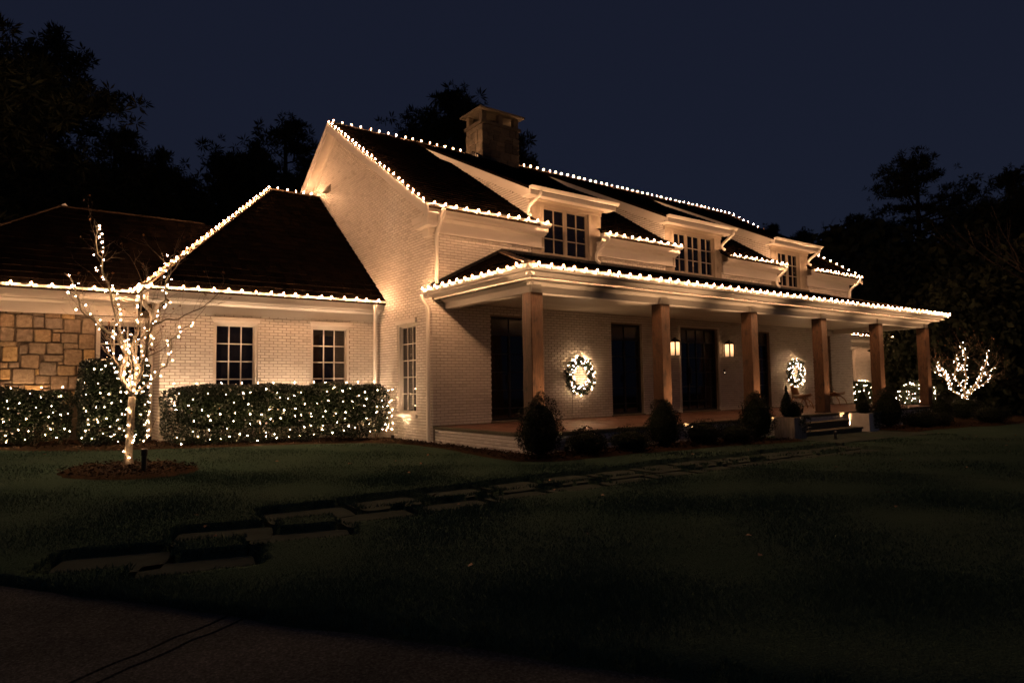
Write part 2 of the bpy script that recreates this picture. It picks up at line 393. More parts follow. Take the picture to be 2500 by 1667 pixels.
def brick_verts(O, U, N, r, pr_=.007, jit=0.):
    u0, u1, z0, z1 = r; Z = np.array([0, 0, 1.]); B = O-N*.016; T = O+N*(jit)
    c = .004
    P = [B+U*u0+Z*z0, B+U*u1+Z*z0, B+U*u1+Z*z1, B+U*u0+Z*z1, T+U*(u0+c)+Z*(z0+c), T+U*(u1-c)+Z*(z0+c), T+U*(u1-c)+Z*(z1-c), T+U*(u0+c)+Z*(z1-c)]
    return P
BF = [(4, 5, 6, 7), (0, 1, 5, 4), (1, 2, 6, 5), (2, 3, 7, 6), (3, 0, 4, 7)]
FIELDS = []
def wall_boxes(mb, O, U, N, Wd, z0, z1, openings, th=.22, front=-.014):
    """solid wall of boxes around rectangular openings"""
    O, U, N = map(lambda q: np.array(q, float), (O, U, N)); us = sorted({0, Wd, *[o_[0] for o_ in openings], *[o_[1] for o_ in openings]})
    Z = np.array([0, 0, 1.])
    for a, b in zip(us[:-1], us[1:]):
        zs = [(z0, z1)]
        for (p, q, r, s_) in openings:
            if p <= a+1e-6 and q >= b-1e-6:
                nz = []
                for (e, f) in zs:
                    if r > e: nz.append((e, min(r, f)))
                    if s_ < f: nz.append((max(s_, e), f))
                zs = nz
        for (e, f) in zs:
            if f-e < .005: continue
            mb.prism([O+U*a+Z*e+N*front, O+U*b+Z*e+N*front, O+U*b+Z*f+N*front, O+U*a+Z*f+N*front], -N*th)
# --- openings
WIN_Z = (.70, 2.92)
gable_open = [(.80, 1.78, *WIN_Z)]
DOORX = [(1.64, 2.92), (5.76, 7.04), (8.71, 10.59), (12.26, 13.54), (16.38, 17.66)]
DZ = (.50, 3.08)
DORM = [(2.95, 5.44, 3.35, 4.96, 2), (8.16, 10.92, 8.54, 10.55, 3), (13.80, 16.24, 14.22, 15.64, 2)]  # wall x0,x1, window x0,x1, casements
front_open = [(a, b, *DZ) for a, b in DOORX]+[(d[2], d[3], 4.77, 6.08) for d in DORM]
WX0 = -5.19; WYF = 2.85
wing_open = [(-4.10-WX0, -3.12-WX0, *WIN_Z), (-1.84-WX0, -.84-WX0, *WIN_Z)]
# --- front wall (to eave) + dormer faces
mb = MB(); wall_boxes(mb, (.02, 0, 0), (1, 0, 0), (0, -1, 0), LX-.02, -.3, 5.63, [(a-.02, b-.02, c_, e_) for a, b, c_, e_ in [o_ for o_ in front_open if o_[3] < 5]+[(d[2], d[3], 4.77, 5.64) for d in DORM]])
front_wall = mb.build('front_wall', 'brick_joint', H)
def allow_front(u, z):
    # porch roof slab hides the band it crosses
    top = 4.69 if 2.0 < u < 16.2 else (3.65+.51*max(0, u) if u <= 2.0 else 4.69-.51*(u-16.2))
    return not (3.40 < z < top-.08)
FIELDS += brick_field(front_wall, (.001, 0, 0), (1, 0, 0), (0, -1, 0), LX-.001, .47, 5.02, front_open, allow_front)
# --- gable wall
mb = MB()
for a, b in ((.012, .80), (.80, 1.78), (1.78, WY/2), (WY/2, WY)):
    zt = lambda y: roof_z(y)-.10
    lo = [(0.014, a, -.3), (0.014, b, -.3)]
    if abs(a-.80) < 1e-6:
        mb.prism([(.014, a, -.3), (.014, b, -.3), (.014, b, WIN_Z[0]), (.014, a, WIN_Z[0])], (.22, 0, 0))
        mb.prism([(.014, a, WIN_Z[1]), (.014, b, WIN_Z[1]), (.014, b, zt(b)), (.014, a, zt(a))], (.22, 0, 0))
    else: mb.prism([(.014, a, -.3), (.014, b, -.3), (.014, b, zt(b)), (.014, a, zt(a))], (.22, 0, 0))
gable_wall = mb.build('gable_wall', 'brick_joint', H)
def allow_gable(u, z):
    if z > roof_z(u)-.16: return False
    if u > WYF+.02 and z < (wing_roof_z(u) if u < 7.38 else 7.53-WRS*(u-7.38))-.25: return False
    return True
FIELDS += brick_field(gable_wall, (0, .018, 0), (0, 1, 0), (-1, 0, 0), WY-.018, -.07, 9.5, [(.782, 1.762, *WIN_Z)], allow_gable, .1)
# --- wing wall and its left return
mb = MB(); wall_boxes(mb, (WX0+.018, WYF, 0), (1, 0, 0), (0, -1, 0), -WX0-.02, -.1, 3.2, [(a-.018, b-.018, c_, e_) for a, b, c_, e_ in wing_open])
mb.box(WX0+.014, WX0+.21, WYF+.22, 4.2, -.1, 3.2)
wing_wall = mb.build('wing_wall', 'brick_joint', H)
FIELDS += brick_field(wing_wall, (WX0, WYF, 0), (1, 0, 0), (0, -1, 0), -WX0-.01, .0, 3.19, wing_open)
FIELDS += brick_field(wing_wall, (WX0-.001, WYF+.018, 0), (0, 1, 0), (-1, 0, 0), 1.03, .0, 3.19, [], None, .1)
# --- porch plinth
PX0, PX1, PYF, ZF = .04, 18.25, -3.56, .458
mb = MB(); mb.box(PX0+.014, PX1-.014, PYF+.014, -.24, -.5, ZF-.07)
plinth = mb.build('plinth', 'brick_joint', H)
FIELDS += brick_field(plinth, (PX0, PYF, 0), (1, 0, 0), (0, -1, 0), PX1-PX0, -.355, ZF-.05, [])
FIELDS += brick_field(plinth, (PX0-.001, PYF+.018, 0), (0, 1, 0), (-1, 0, 0), -PYF-.032, -.355, ZF-.05, [], None, .1)
FIELDS += brick_field(plinth, (PX1+.001, PYF+.018, 0), (0, 1, 0), (1, 0, 0), -PYF-.25, -.355, ZF-.05, [], None, .1)
# --- chosen single bricks: the ones that show largest; the rest of each wall is one mesh
sc = []
for i, (O, U, N, r, wl) in enumerate(FIELDS):
    if r[1]-r[0] < BR_L-JT-.001: continue
    P = O+U*(r[0]+r[1])/2+np.array([0, 0, (r[2]+r[3])/2]); u, v, d = pr(P)
    if d < .5 or not (10 < u < 2490 and 10 < v < 1650): continue
    if N[1] < -.5 and wl is wing_wall and P[2] < 1.45: continue
    if wl is plinth and N[1] < -.5: continue
    if wl is plinth and (P[2] < 0 or P[1] < -2.9): continue
    if N[1] < -.5 and wl is wing_wall and P[2] > 3.0: continue
    vd = CAM-P; vd /= np.linalg.norm(vd); sc.append((abs(vd@N)/d**2, i))
sc.sort(reverse=True); single = {i for _, i in sc[:300]}
mb = MB(); mb.add(brick_verts(np.zeros(3), np.array([1., 0, 0]), np.array([0, -1., 0]), (-(BR_L-JT)/2, (BR_L-JT)/2, -(BR_H-JT)/2, (BR_H-JT)/2)), BF)
brick_me = mesh_only(mb, 'brick', 'painted_brick')
rest = {}
for i, (O, U, N, r, wl) in enumerate(FIELDS):
    jit = rnd.uniform(-.0015, .0015)
    if i in single:
        P = O+U*(r[0]+r[1])/2+np.array([0, 0, (r[2]+r[3])/2])+N*jit
        inst('brick', brick_me, wl, P, (0, 0, -math.pi/2 if N[0] < -.5 else 0))
    else: rest.setdefault(wl.name, (wl, MB()))[1].add(brick_verts(O, U, N, r, jit=jit), BF)
for wl, mb in rest.values():
    o = mb.build('bricks', 'painted_brick', wl); o['kind'] = 'stuff'

# --- windows ------------------------------------------------------------
def frame_axes(N):
    N = np.array(N, float); U = np.array([-N[1], N[0], 0.])   # N=(0,-1,0) -> U=(1,0,0)
    return U, N
def obx(mb, O, U, N, u0, u1, n0, n1, z0, z1, mi=0):
    Z = np.array([0, 0, 1.]); P = []
    for n_, in ((n0,), (n1,)):
        for u_, z_ in ((u0, z0), (u1, z0), (u1, z1), (u0, z1)): P.append(O+U*u_+N*n_+Z*z_)
    return mb.add(P, [(0, 1, 2, 3), (7, 6, 5, 4), (0, 4, 5, 1), (1, 5, 6, 2), (2, 6, 7, 3), (3, 7, 4, 0)], mi)
def sash_window(O, N, w, z0, z1, cols, rows, label=None, head=True, recess=.10, sill=True, cs=.052, fw=.032, mat='white_trim'):
    """O: lower-left of opening (z ignored)"""
    U, N = frame_axes(N); O = np.array([O[0], O[1], 0.]); mb = MB()
    obx(mb, O, U, N, 0, cs, -recess-.06, -.02, z0, z1); obx(mb, O, U, N, w-cs, w, -recess-.06, -.02, z0, z1)
    obx(mb, O, U, N, cs, w-cs, -recess-.06, -.022, z1-cs, z1); obx(mb, O, U, N, cs, w-cs, -recess-.06, -.024, z0, z0+.05)
    for a, b in ((cs, cs+fw), (w-cs-fw, w-cs)): obx(mb, O, U, N, a, b, -recess-.05, -recess+.012, z0+.05, z1-cs)
    obx(mb, O, U, N, cs+fw, w-cs-fw, -recess-.05, -recess+.010, z1-cs-fw, z1-cs); obx(mb, O, U, N, cs+fw, w-cs-fw, -recess-.05, -recess+.010, z0+.05, z0+.05+fw)
    win = mb.build('window', mat, H)
    if label: win['label'] = label
    if head:
        mb = MB(); obx(mb, O, U, N, -.035, w+.035, -.03, .045, z1-.002, z1+.075); obx(mb, O, U, N, -.06, w+.06, -.03, .065, z1+.077, z1+.105); mb.build('head_casing', 'white_trim', win)
    if sill:
        mb = MB(); obx(mb, O, U, N, -.05, w+.05, -recess, .055, z0-.075, z0-.002); mb.build('sill', 'white_trim', win)
    gu0, gu1, gz0, gz1 = cs+fw, w-cs-fw, z0+.05+fw, z1-cs-fw; b = .011
    mb = MB()
    for i in range(1, cols):
        u = gu0+(gu1-gu0)*i/cols; obx(mb, O, U, N, u-b, u+b, -recess-.035, -recess+.004, gz0, gz1)
    for j in range(1, rows):
        z = gz0+(gz1-gz0)*j/rows
        for i in range(cols):
            p = gu0+(gu1-gu0)*i/cols+(b if i else 0); q = gu0+(gu1-gu0)*(i+1)/cols-(b if i < cols-1 else 0)
            obx(mb, O, U, N, p, q, -recess-.035, -recess+.002, z-b, z+b)
    mb.build('glazing_bars', mat, win)
    for i in range(cols):
        for j in range(rows):
            mb = MB(); t1, t2 = rnd.uniform(-.0015, .0015), rnd.uniform(-.0015, .0015)
            u0, u1 = gu0+(gu1-gu0)*i/cols+.004, gu0+(gu1-gu0)*(i+1)/cols-.004; a0, a1 = gz0+(gz1-gz0)*j/rows+.004, gz0+(gz1-gz0)*(j+1)/rows-.004
            Z = np.array([0, 0, 1.]); nn = -recess-.02
            mb.prism([O+U*u0+Z*a0+N*nn, O+U*u1+Z*a0+N*(nn+t1), O+U*u1+Z*a1+N*(nn+t1+t2), O+U*u0+Z*a1+N*(nn+t2)], -N*.006); mb.build('pane', 'window_glass', win)
    return win
for k, (a, b, _, _) in enumerate(wing_open):
    sash_window((WX0+a, WYF), (0, -1, 0), b-a, *WIN_Z, 3, 5)
sash_window((0, 1.78), (-1, 0, 0), .98, *WIN_Z, 3, 5, 'tall narrow window in the gable end wall')
for (x0, x1, w0, w1, nc) in DORM:                                   # casement groups of the dormers
    cwid = (w1-w0)/nc
    for i in range(nc): sash_window((w0+i*cwid, 0), (0, -1, 0), cwid-.004, 4.77, 6.08, 2, 3, head=False, recess=.05, sill=False, cs=.022, fw=.034, mat='taupe_trim')

# --- French doors in black steel ----------------------------------------
def steel_door(x0, x1, main=False):
    O = np.array([x0, 0, 0.]); U = np.array([1., 0, 0]); N = np.array([0, -1., 0]); w = x1-x0; z0, z1 = DZ; r = -.13
    mb = MB(); f = .05
    obx(mb, O, U, N, 0, f, r-.06, r+.02, z0, z1); obx(mb, O, U, N, w-f, w, r-.06, r+.02, z0, z1); obx(mb, O, U, N, f, w-f, r-.06, r+.018, z1-f, z1); obx(mb, O, U, N, f, w-f, r-.06, r+.018, z0, z0+.06)
    zt = z1-.42; obx(mb, O, U, N, f, w-f, r-.06, r+.016, zt-.045, zt+.01)
    d = mb.build('door', 'black_metal', H)
    if main: d['label'] = 'wide steel and glass front door between the lanterns'
    mb = MB(); obx(mb, O, U, N, -.03, w+.03, -.12, .03, z0-.05, z0-.004); mb.build('threshold', 'cap_stone', d)
    cols = [f, w*.29, w*.71, w-f] if main else [f, w/2, w-f]
    rows = [z0+.06, z0+.30, z0+.75, z0+1.20, z0+1.65, zt-.045]
    bars = MB()
    for c_ in cols[1:-1]: obx(bars, O, U, N, c_-.028, c_+.028, r-.04, r+.012, z0+.06, zt-.045)
    tc = [f+(w-2*f)*i/4 for i in range(5)] if main else [f, w/2, w-f]
    for c_ in tc[1:-1]: obx(bars, O, U, N, c_-.012, c_+.012, r-.04, r+.010, zt+.01, z1-f)
    if main: obx(bars, O, U, N, w/2-.011, w/2+.011, r-.04, r+.006, z0+.06, zt-.045)
    for zz in rows[1:-1]: obx(bars, O, U, N, f, w-f, r-.035, r+.004, zz-.012, zz+.012)
    bars.build('glazing_bars', 'black_metal', d)
    if main:
        hb = MB(); obx(hb, O, U, N, w*.29+.02, w*.29+.045, r+.012, r+.07, z0+.85, z0+1.35); hb.build('handle', 'black_metal', d)
    else:
        hb = MB(); obx(hb, O, U, N, w/2-.06, w/2-.04, r+.012, r+.06, z0+.92, z0+1.12); hb.build('handle', 'black_metal', d)
    cc = [f, w*.29, w/2, w*.71, w-f] if main else cols
    for i in range(len(cc)-1):
        for j in range(len(rows)-1):
            mb = MB(); t_ = rnd.uniform(-.002, .002); Z = np.array([0, 0, 1.]); nn = r-.02
            mb.prism([O+U*cc[i]+Z*rows[j]+N*nn, O+U*cc[i+1]+Z*rows[j]+N*(nn+t_), O+U*cc[i+1]+Z*rows[j+1]+N*(nn+t_), O+U*cc[i]+Z*rows[j+1]+N*nn], -N*.006); mb.build('pane', 'door_glass', d)
    for i in range(len(tc)-1):
        mb = MB(); Z = np.array([0, 0, 1.]); nn = r-.02; t_ = rnd.uniform(-.004, .004)
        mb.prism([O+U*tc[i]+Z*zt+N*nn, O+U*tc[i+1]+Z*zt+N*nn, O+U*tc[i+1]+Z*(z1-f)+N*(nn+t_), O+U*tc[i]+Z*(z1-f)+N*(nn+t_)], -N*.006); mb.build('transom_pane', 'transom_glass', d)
    return d
for i, (a, b) in enumerate(DOORX): steel_door(a, b, i == 2)
mb = MB()
for a in (8.71-.05, 10.59+.005):
    mb.box(a, a+.045, -.04, .1, .46, 3.10)
mb.box(8.66, 10.64, -.042, .1, 3.10, 3.145); mb.build('door_casing', 'white_trim', H)
mb = MB(); mb.box(10.83, 10.89, -.03, -.001, 1.64, 1.79); o = mb.build('doorbell', 'black_metal', H)
mb = MB(); mb.lathe((0, 0, 0), [(.012, 0), (.010, .004), (.0, .005)], 8); me_ = mesh_only(mb, 'button', 'lens_glow'); inst('button', me_, o, (10.86, -.031, 1.68), (math.pi/2, 0, 0))

# --- shakes --------------------------------------------------------------
def shake_rows(P0, U, Sv, ulen, slen, expo, wmin, wmax, inside, thick=.018, lift=.028):
    """P0 eave start, U along eave, Sv up-slope (unit). returns list of shingle frames"""
    P0, U, Sv = map(lambda q: np.array(q, float), (P0, U, Sv)); Nn = np.cross(U, Sv); Nn = Nn if Nn[2] > 0 else -Nn
    out = []; k = 0; s_ = 0.
    while s_ < slen-.02:
        u = -rnd.uniform(0, wmax)
        while u < ulen:
            w = rnd.uniform(wmin, wmax); a, b = max(u, 0)+.003, min(u+w, ulen)-.003
            if b-a > .03 and inside((a+b)/2, s_+expo*.4): out.append((P0, U, Sv, Nn, a, b, s_-rnd.uniform(0, .022), min(s_+expo*1.15, slen), thick*rnd.uniform(.8, 1.3), lift*rnd.uniform(.8, 1.25)))
            u += w
        s_ += expo; k += 1
    return out
def shake_verts(sh):
    P0, U, Sv, Nn, a, b, s0, s1, th, lf = sh
    q = lambda u, s_, h: P0+U*u+Sv*s_+Nn*h
    return [q(a, s0, lf-th), q(b, s0, lf-th), q(b, s1, .0), q(a, s1, .0), q(a, s0, lf), q(b, s0, lf), q(b, s1, .010), q(a, s1, .010)]
SF = [(4, 5, 6, 7), (0, 1, 5, 4), (1, 2, 6, 5), (3, 0, 4, 7)]
def shakes(parent, lst, pick=0):
    idx = set()
    if pick:
        sc_ = []
        for i, s_ in enumerate(lst):
            P = s_[0]+s_[1]*(s_[4]+s_[5])/2+s_[2]*(s_[6]+.12); u, v, d = pr(P)
            if 0 < u < 2500 and 0 < v < 1667: sc_.append((-(s_[5]-s_[4])/d**2, i))
        sc_.sort(); idx = {i for _, i in sc_[:pick]}
    mb = MB()
    for i, s_ in enumerate(lst):
        if i in idx: one = MB(); one.add(shake_verts(s_), SF); one.build('shingle', 'shake', parent)
        else: mb.add(shake_verts(s_), SF)
    if mb.v: o = mb.build('shingles', 'shake', parent); o['kind'] = 'stuff'
def plane_roof(name, polys, mat='shake', th=.07):
    mb = MB()
    for P in polys: mb.prism([np.array(p)-np.array([0, 0, .012]) for p in P], (0, 0, -th))
    return mb.build(name, mat, H)
XO, XR = -.32, 19.77
YE = -.34
_yd = 5.45; _cuts = [XO, 2.99, 5.40, 8.20, 10.88, 13.84, 16.20, XR]
main_roof = plane_roof('main_roof', [[(a, YE, 5.50), (b, YE, 5.50), (b, _yd, roof_z(_yd)), (a, _yd, roof_z(_yd))] for a, b in zip(_cuts[::2], _cuts[1::2])]+[[(XO, _yd, roof_z(_yd)), (XR, _yd, roof_z(_yd)), (XR, WY/2, roof_z(WY/2)), (XO, WY/2, roof_z(WY/2))], [(XO, WY/2, roof_z(WY/2)), (XR, WY/2, roof_z(WY/2)), (XR, WY-YE, 5.50), (XO, WY-YE, 5.50)]])
sv = np.array([0, 1, RS])/math.hypot(1, RS); SL = (WY/2-YE)*math.hypot(1, RS)
DRS = (9.40-6.36)/(5.70+.42)                  # dormer roof pitch
def in_main(u, s_):
    x = XO+u; y = YE+s_/math.hypot(1, RS)
    for d in DORM:
        if d[0]+.06 < x < d[1]-.06 and y < 5.6: return False
    return True
shakes(main_roof, shake_rows((XO, YE, 5.50), (1, 0, 0), sv, XR-XO, SL, .20, .11, .24, in_main))
mb = MB(); z = roof_z(WY/2)
for i in range(66):
    x = XO+i*.305; mb.prism([(x, WY/2-.13, z-.075), (x, WY/2, z+.03), (x, WY/2+.13, z-.075), (x, WY/2, z-.0)], (.312, 0, -.012))
mb.build('ridge_cap', 'ridge_dark', main_roof)
# wing roof
hx, hy, hz = -1.59, 7.378, 7.53; wex = -5.56
wing_roof = plane_roof('wing_roof', [[(wex, 2.45, 3.585), (-.0, 2.45, 3.585), (-.0, hy, hz), (hx, hy, hz)], [(wex, 12.2, 3.585), (wex, 2.45, 3.585), (hx, hy, hz)], [(0, 12.3, 3.585), (wex, 12.3, 3.585), (hx, hy, hz), (0, hy, hz)]])
wsv = np.array([0, hy-2.45, hz-3.585]); wl_ = np.linalg.norm(wsv); wsv /= wl_
def in_wing(u, s_): return wex+u > wex+(hx-wex)*s_/wl_+.02
shakes(wing_roof, shake_rows((wex, 2.45, 3.585), (1, 0, 0), wsv, -wex, wl_, .262, .11, .25, in_wing, .022, .036), 300)
lsv = np.array([hx-wex, 0, hz-3.585]); ll = np.linalg.norm(lsv); lsv /= ll
shakes(wing_roof, shake_rows((wex, 2.45, 3.585), (0, 1, 0), lsv, 9.8, ll, .262, .13, .28, lambda u, s_: 2.45+u > 2.45+(hy-2.45)*s_/ll and 2.45+u < 12.2-(12.2-hy)*s_/ll and not (u > .95 and s_ < .3)))
mb = MB()
a, b = np.array([wex, 2.45, 3.60]), np.array([hx, hy, hz+.015]); n = 23
for i in range(n):
    p, q = a+(b-a)*i/n, a+(b-a)*(i+1.08)/n; mb.beam(p+np.array([0, 0, .018]), q+np.array([0, 0, .006]), .17, .03)
for i in range(5): mb.beam((hx+i*.32, hy, hz+.02), (hx+i*.32+.33, hy, hz+.012), .2, .03)
mb.build('hip_cap', 'ridge_cap', wing_roof)
# stone wing roof (further left)
sy0, sz0, sry, srz = 3.50, 3.585, 6.5, 5.98; sx0, srx = -10.2, -7.0
stone_roof = plane_roof('stone_wing_roof', [[(sx0, sy0, sz0), (-3.2, sy0, sz0), (-3.2, sry, srz), (srx, sry, srz)], [(sx0, 9.5, sz0), (sx0, sy0, sz0), (srx, sry, srz)], [(-3.2, 9.5, sz0), (sx0, 9.5, sz0), (srx, sry, srz), (-3.2, sry, srz)]])
ssv = np.array([0, sry-sy0, srz-sz0]); sll = np.linalg.norm(ssv); ssv /= sll
def in_stone(u, s_):
    x = sx0+u; y = sy0+(sry-sy0)*s_/sll; z = sz0+(srz-sz0)*s_/sll
    wingz = 3.585+(hz-3.585)*(x-wex)/(hx-wex)
    return x > sx0+(srx-sx0)*s_/sll and z > wingz-.02
shakes(stone_roof, shake_rows((sx0, sy0, sz0), (1, 0, 0), ssv, 7, sll, .25, .12, .26, in_stone))
lsv2 = np.array([srx-sx0, 0, srz-sz0]); l2 = np.linalg.norm(lsv2); lsv2 /= l2
shakes(stone_roof, shake_rows((sx0, sy0, sz0), (0, 1, 0), lsv2, 6, l2, .25, .14, .28, lambda u, s_: sy0+u > sy0+(sry-sy0)*s_/l2 and sy0+u < 9.5-(9.5-sry)*s_/l2))
mb = MB()
for i in range(8): mb.beam((srx+i*.42, sry, srz+.02), (srx+i*.42+.43, sry, srz+.012), .2, .03)
a, b = np.array([sx0, sy0, sz0+.02]), np.array([srx, sry, srz+.02])
for i in range(13): mb.beam(a+(b-a)*i/13+np.array([0, 0, .012]), a+(b-a)*(i+1.08)/13, .18, .03)
mb.build('hip_cap', 'ridge_dark', stone_roof)
mb = MB(); mb.prism([(-6.98, 6.42, 6.0), (-6.80, 6.42, 6.0), (-6.86, 6.42, 6.09)], (0, .12, 0)); mb.build('roof_vent', 'gutter_white', stone_roof)
# porch roof
PE, PXL, PXR, PZ = -3.84, -.13, 18.35, 3.60; PT = 4.69
porch_roof = plane_roof('porch_roof', [[(PXL, PE, PZ), (PXR, PE, PZ), (16.22, .0, PT), (2.0, .0, PT)], [(PXL, .12, PZ), (PXL, PE, PZ), (2.0, .0, PT)], [(PXR, PE, PZ), (PXR, .12, PZ), (16.22, .0, PT)]], th=.05)
psv = np.array([0, -PE, PT-PZ]); pl_ = np.linalg.norm(psv); psv /= pl_
shakes(porch_roof, shake_rows((PXL, PE, PZ), (1, 0, 0), psv, PXR-PXL, pl_, .22, .12, .26, lambda u, s_: PXL+(2.0-PXL)*s_/pl_ < PXL+u < PXR-(PXR-16.22)*s_/pl_))
qsv = np.array([2.0-PXL, 0, PT-PZ]); ql = np.linalg.norm(qsv); qsv /= ql
shakes(porch_roof, shake_rows((PXL, PE, PZ), (0, 1, 0), qsv, 3.84, ql, .22, .12, .26, lambda u, s_: PE+u > PE+(0-PE)*s_/ql))
mb = MB(); a, b = np.array([PXL, PE, PZ+.02]), np.array([2.0, 0, PT+.02])
for i in range(12): mb.beam(a+(b-a)*i/12+np.array([0, 0, .014]), a+(b-a)*(i+1.1)/12, .2, .028)
a, b = np.array([PXR, PE, PZ+.02]), np.array([16.22, 0, PT+.02])
for i in range(12): mb.beam(a+(b-a)*i/12+np.array([0, 0, .014]), a+(b-a)*(i+1.1)/12, .2, .028)
mb.build('hip_cap', 'ridge_cap', porch_roof)
mb = MB(); mb.beam((PXL+.1, -.03, PZ+.10), (2.0, -.03, PT+.05), .05, .10); mb.beam((2.0, -.03, PT+.05), (16.22, -.03, PT+.05), .05, .07); mb.build('wall_flashing', 'black_metal', porch_roof)

# --- gutters, fascias, soffits ------------------------------------------
GP = [(0, 0), (0, -.085), (.045, -.085), (.092, -.052), (.117, -.018), (.125, 0), (.113, 0), (.106, -.014), (.084, -.045), (.04, -.075), (.01, -.075), (.01, 0)]
def gutter(a, b, n, caps=True):
    mb = MB(); mb.extr(GP, a, b, n)
    if caps:
        A, B = np.array(a, float), np.array(b, float); d = (B-A)/np.linalg.norm(B-A); e = [(0, 0), (0, -.085), (.045, -.085), (.092, -.052), (.117, -.018), (.125, 0)]
        mb.extr(e, A-d*.004, A, n); mb.extr(e, B, B+d*.004, n)
    o = mb.build('gutter', 'gutter_white', H)
    A, B = np.array(a, float), np.array(b, float); L_ = np.linalg.norm(B-A); d = (B-A)/L_; k_ = MB(); nn = np.array(n, float); s_ = .45
    while s_ < L_:                                                   # hanger straps
        p = A+d*s_; k_ = MB(); k_.beam(p+nn*.02+np.array([0, 0, .004]), p+nn*.128+np.array([0, 0, .004]), .022, .006); k_.beam(p+nn*.129, p+nn*.100+np.array([0, 0, -.055]), .022, .005, (0, 0, 1)); k_.build('gutter_strap', 'gutter_white', o); s_ += .92
    return o
def spout(pts, r=.042, name='downspout', parent=None):
    P = []; pts = [np.array(p, float) for p in pts]
    for i, p in enumerate(pts):                                      # rounded elbows
        if 0 < i < len(pts)-1:
            a, b = pts[i-1]-p, pts[i+1]-p; la, lb = np.linalg.norm(a), np.linalg.norm(b); q = min(.09, la*.45, lb*.45)
            s_, e = p+a/la*q, p+b/lb*q
            for t_ in (0, .25, .5, .75, 1): P.append((1-t_)**2*s_+2*t_*(1-t_)*p+t_**2*e)
        else: P.append(p)
    return MB().tube(P, r, 8).build(name, 'gutter_white', parent or H, True)
ESEG = [(-.34, 3.36), (5.22, 8.60), (10.96, 14.34), (16.10, 19.76)]
for i, (a, b) in enumerate(ESEG):
    gutter((a, -.242, 5.53), (b, -.242, 5.53), (0, -1, 0))
    mb = MB(); a2 = max(a, -.32); x0, x1 = (a2 if i == 0 else a+.03), (b-.03 if i < 3 else 19.74)
    mb.box(x0, x1, -.240, -.208, 5.33, 5.53)                           # fascia
    mb.box(x0, x1, -.206, -.012, 5.31, 5.335)                         # soffit
    mb.extr([(0, 0), (.10, .05), (.13, .05), (.13, .085), (0, .085)], (x0+.002, -.03, 5.222), (x1-.002, -.03, 5.222), (0, -1, 0))   # crown
    wx0, wx1 = max(x0, .0), min(x1, LX)
    mb.box(wx0, wx1, -.032, -.001, 4.975, 5.222); mb.box(wx0, wx1, -.045, -.001, 4.945, 4.973)   # frieze
    mb.build('eave_trim', 'white_trim', H)
# rake boards and soffits of the gable
for sgn in (1, -1):
    mb = MB(); ye = YE-.04 if sgn == 1 else WY-YE+.04
    a = np.array([0, ye, 5.44]); b = np.array([0, WY/2, roof_z(WY/2)-.075])
    o_ = np.array([XO, 0, 0]); dn = np.array([0, 0, -.115]); 
    mb.prism([a+o_+(0, 0, .02), b+o_+(0, 0, .02), b+o_+2.1*dn, a+o_+2.1*dn], (.03, 0, 0))
    mb.prism([a+np.array([XO-.02, 0, .03]), b+np.array([XO-.02, 0, .03]), b+np.array([XO-.02, 0, -.05]), a+np.array([XO-.02, 0, -.05])], (.019, 0, 0))
    mb.build('rake_board', 'white_trim', H)
    mb = MB(); mb.prism([a+np.array([XO+.032, 0, -.16]), b+np.array([XO+.032, 0, -.16]), b+np.array([-.001, 0, -.16]), a+np.array([-.001, 0, -.16])], (0, 0, .03))
    mb.prism([a+np.array([-.035, 0, -.162]), b+np.array([-.035, 0, -.162]), b+np.array([-.035, 0, -.33]), a+np.array([-.035, 0, -.33])], (.034, 0, 0))
    mb.build('rake_soffit', 'white_trim', H)
mb = MB(); mb.box(-.30, -.002, -.30, .42, 5.15, 5.31); mb.box(-.27, -.004, -.27, .37, 5.05, 5.148); mb.box(-.12, -.003, -.05, .24, 4.86, 5.048); mb.build('cornice_return', 'white_trim', H)
# right rake board
mb = MB(); a = np.array([XR-.03, YE, 5.46]); b = np.array([XR-.03, WY/2, roof_z(WY/2)-.07]); mb.prism([a, b, b+(0, 0, -.22), a+(0, 0, -.22)], (.03, 0, 0)); mb.build('rake_board', 'white_trim', H)
# wing, stone wing
def eave_trim(x0, x1, yg, z, ywall, ztr):
    mb = MB(); mb.box(x0, x1, yg+.004, yg+.035, z-.20, z); mb.box(x0, x1, yg+.037, ywall-.03, z-.22, z-.195)
    mb.extr([(0, 0), (.09, .05), (.12, .05), (.12, .08), (0, .08)], (x0+.002, ywall-.03, z-.302), (x1-.002, ywall-.03, z-.302), (0, -1, 0))
    mb.box(x0+.35 if x0 < -5 else x0, x1, ywall-.034, ywall-.001, ztr, z-.302); mb.build('eave_trim', 'white_trim', H)
gutter((wex+.06, 2.545, 3.60), (-.015, 2.545, 3.60), (0, -1, 0)); eave_trim(wex+.10, -.012, 2.55, 3.58, WYF, 3.09)
gutter((wex+.085, 2.42, 3.603), (wex+.085, 3.58, 3.603), (-1, 0, 0))
mb = MB(); mb.box(wex+.087, wex+.115, 2.59, 3.95, 3.38, 3.58); mb.box(wex+.117, WX0-.03, 2.59, 3.9, 3.36, 3.385); mb.box(WX0-.032, WX0-.002, 2.86, 3.9, 3.09, 3.36); mb.build('eave_trim', 'white_trim', H)
gutter((sx0, 3.595, 3.60), (wex-.06, 3.595, 3.60), (0, -1, 0)); eave_trim(sx0, wex+.05, 3.60, 3.58, 3.90, 3.05)
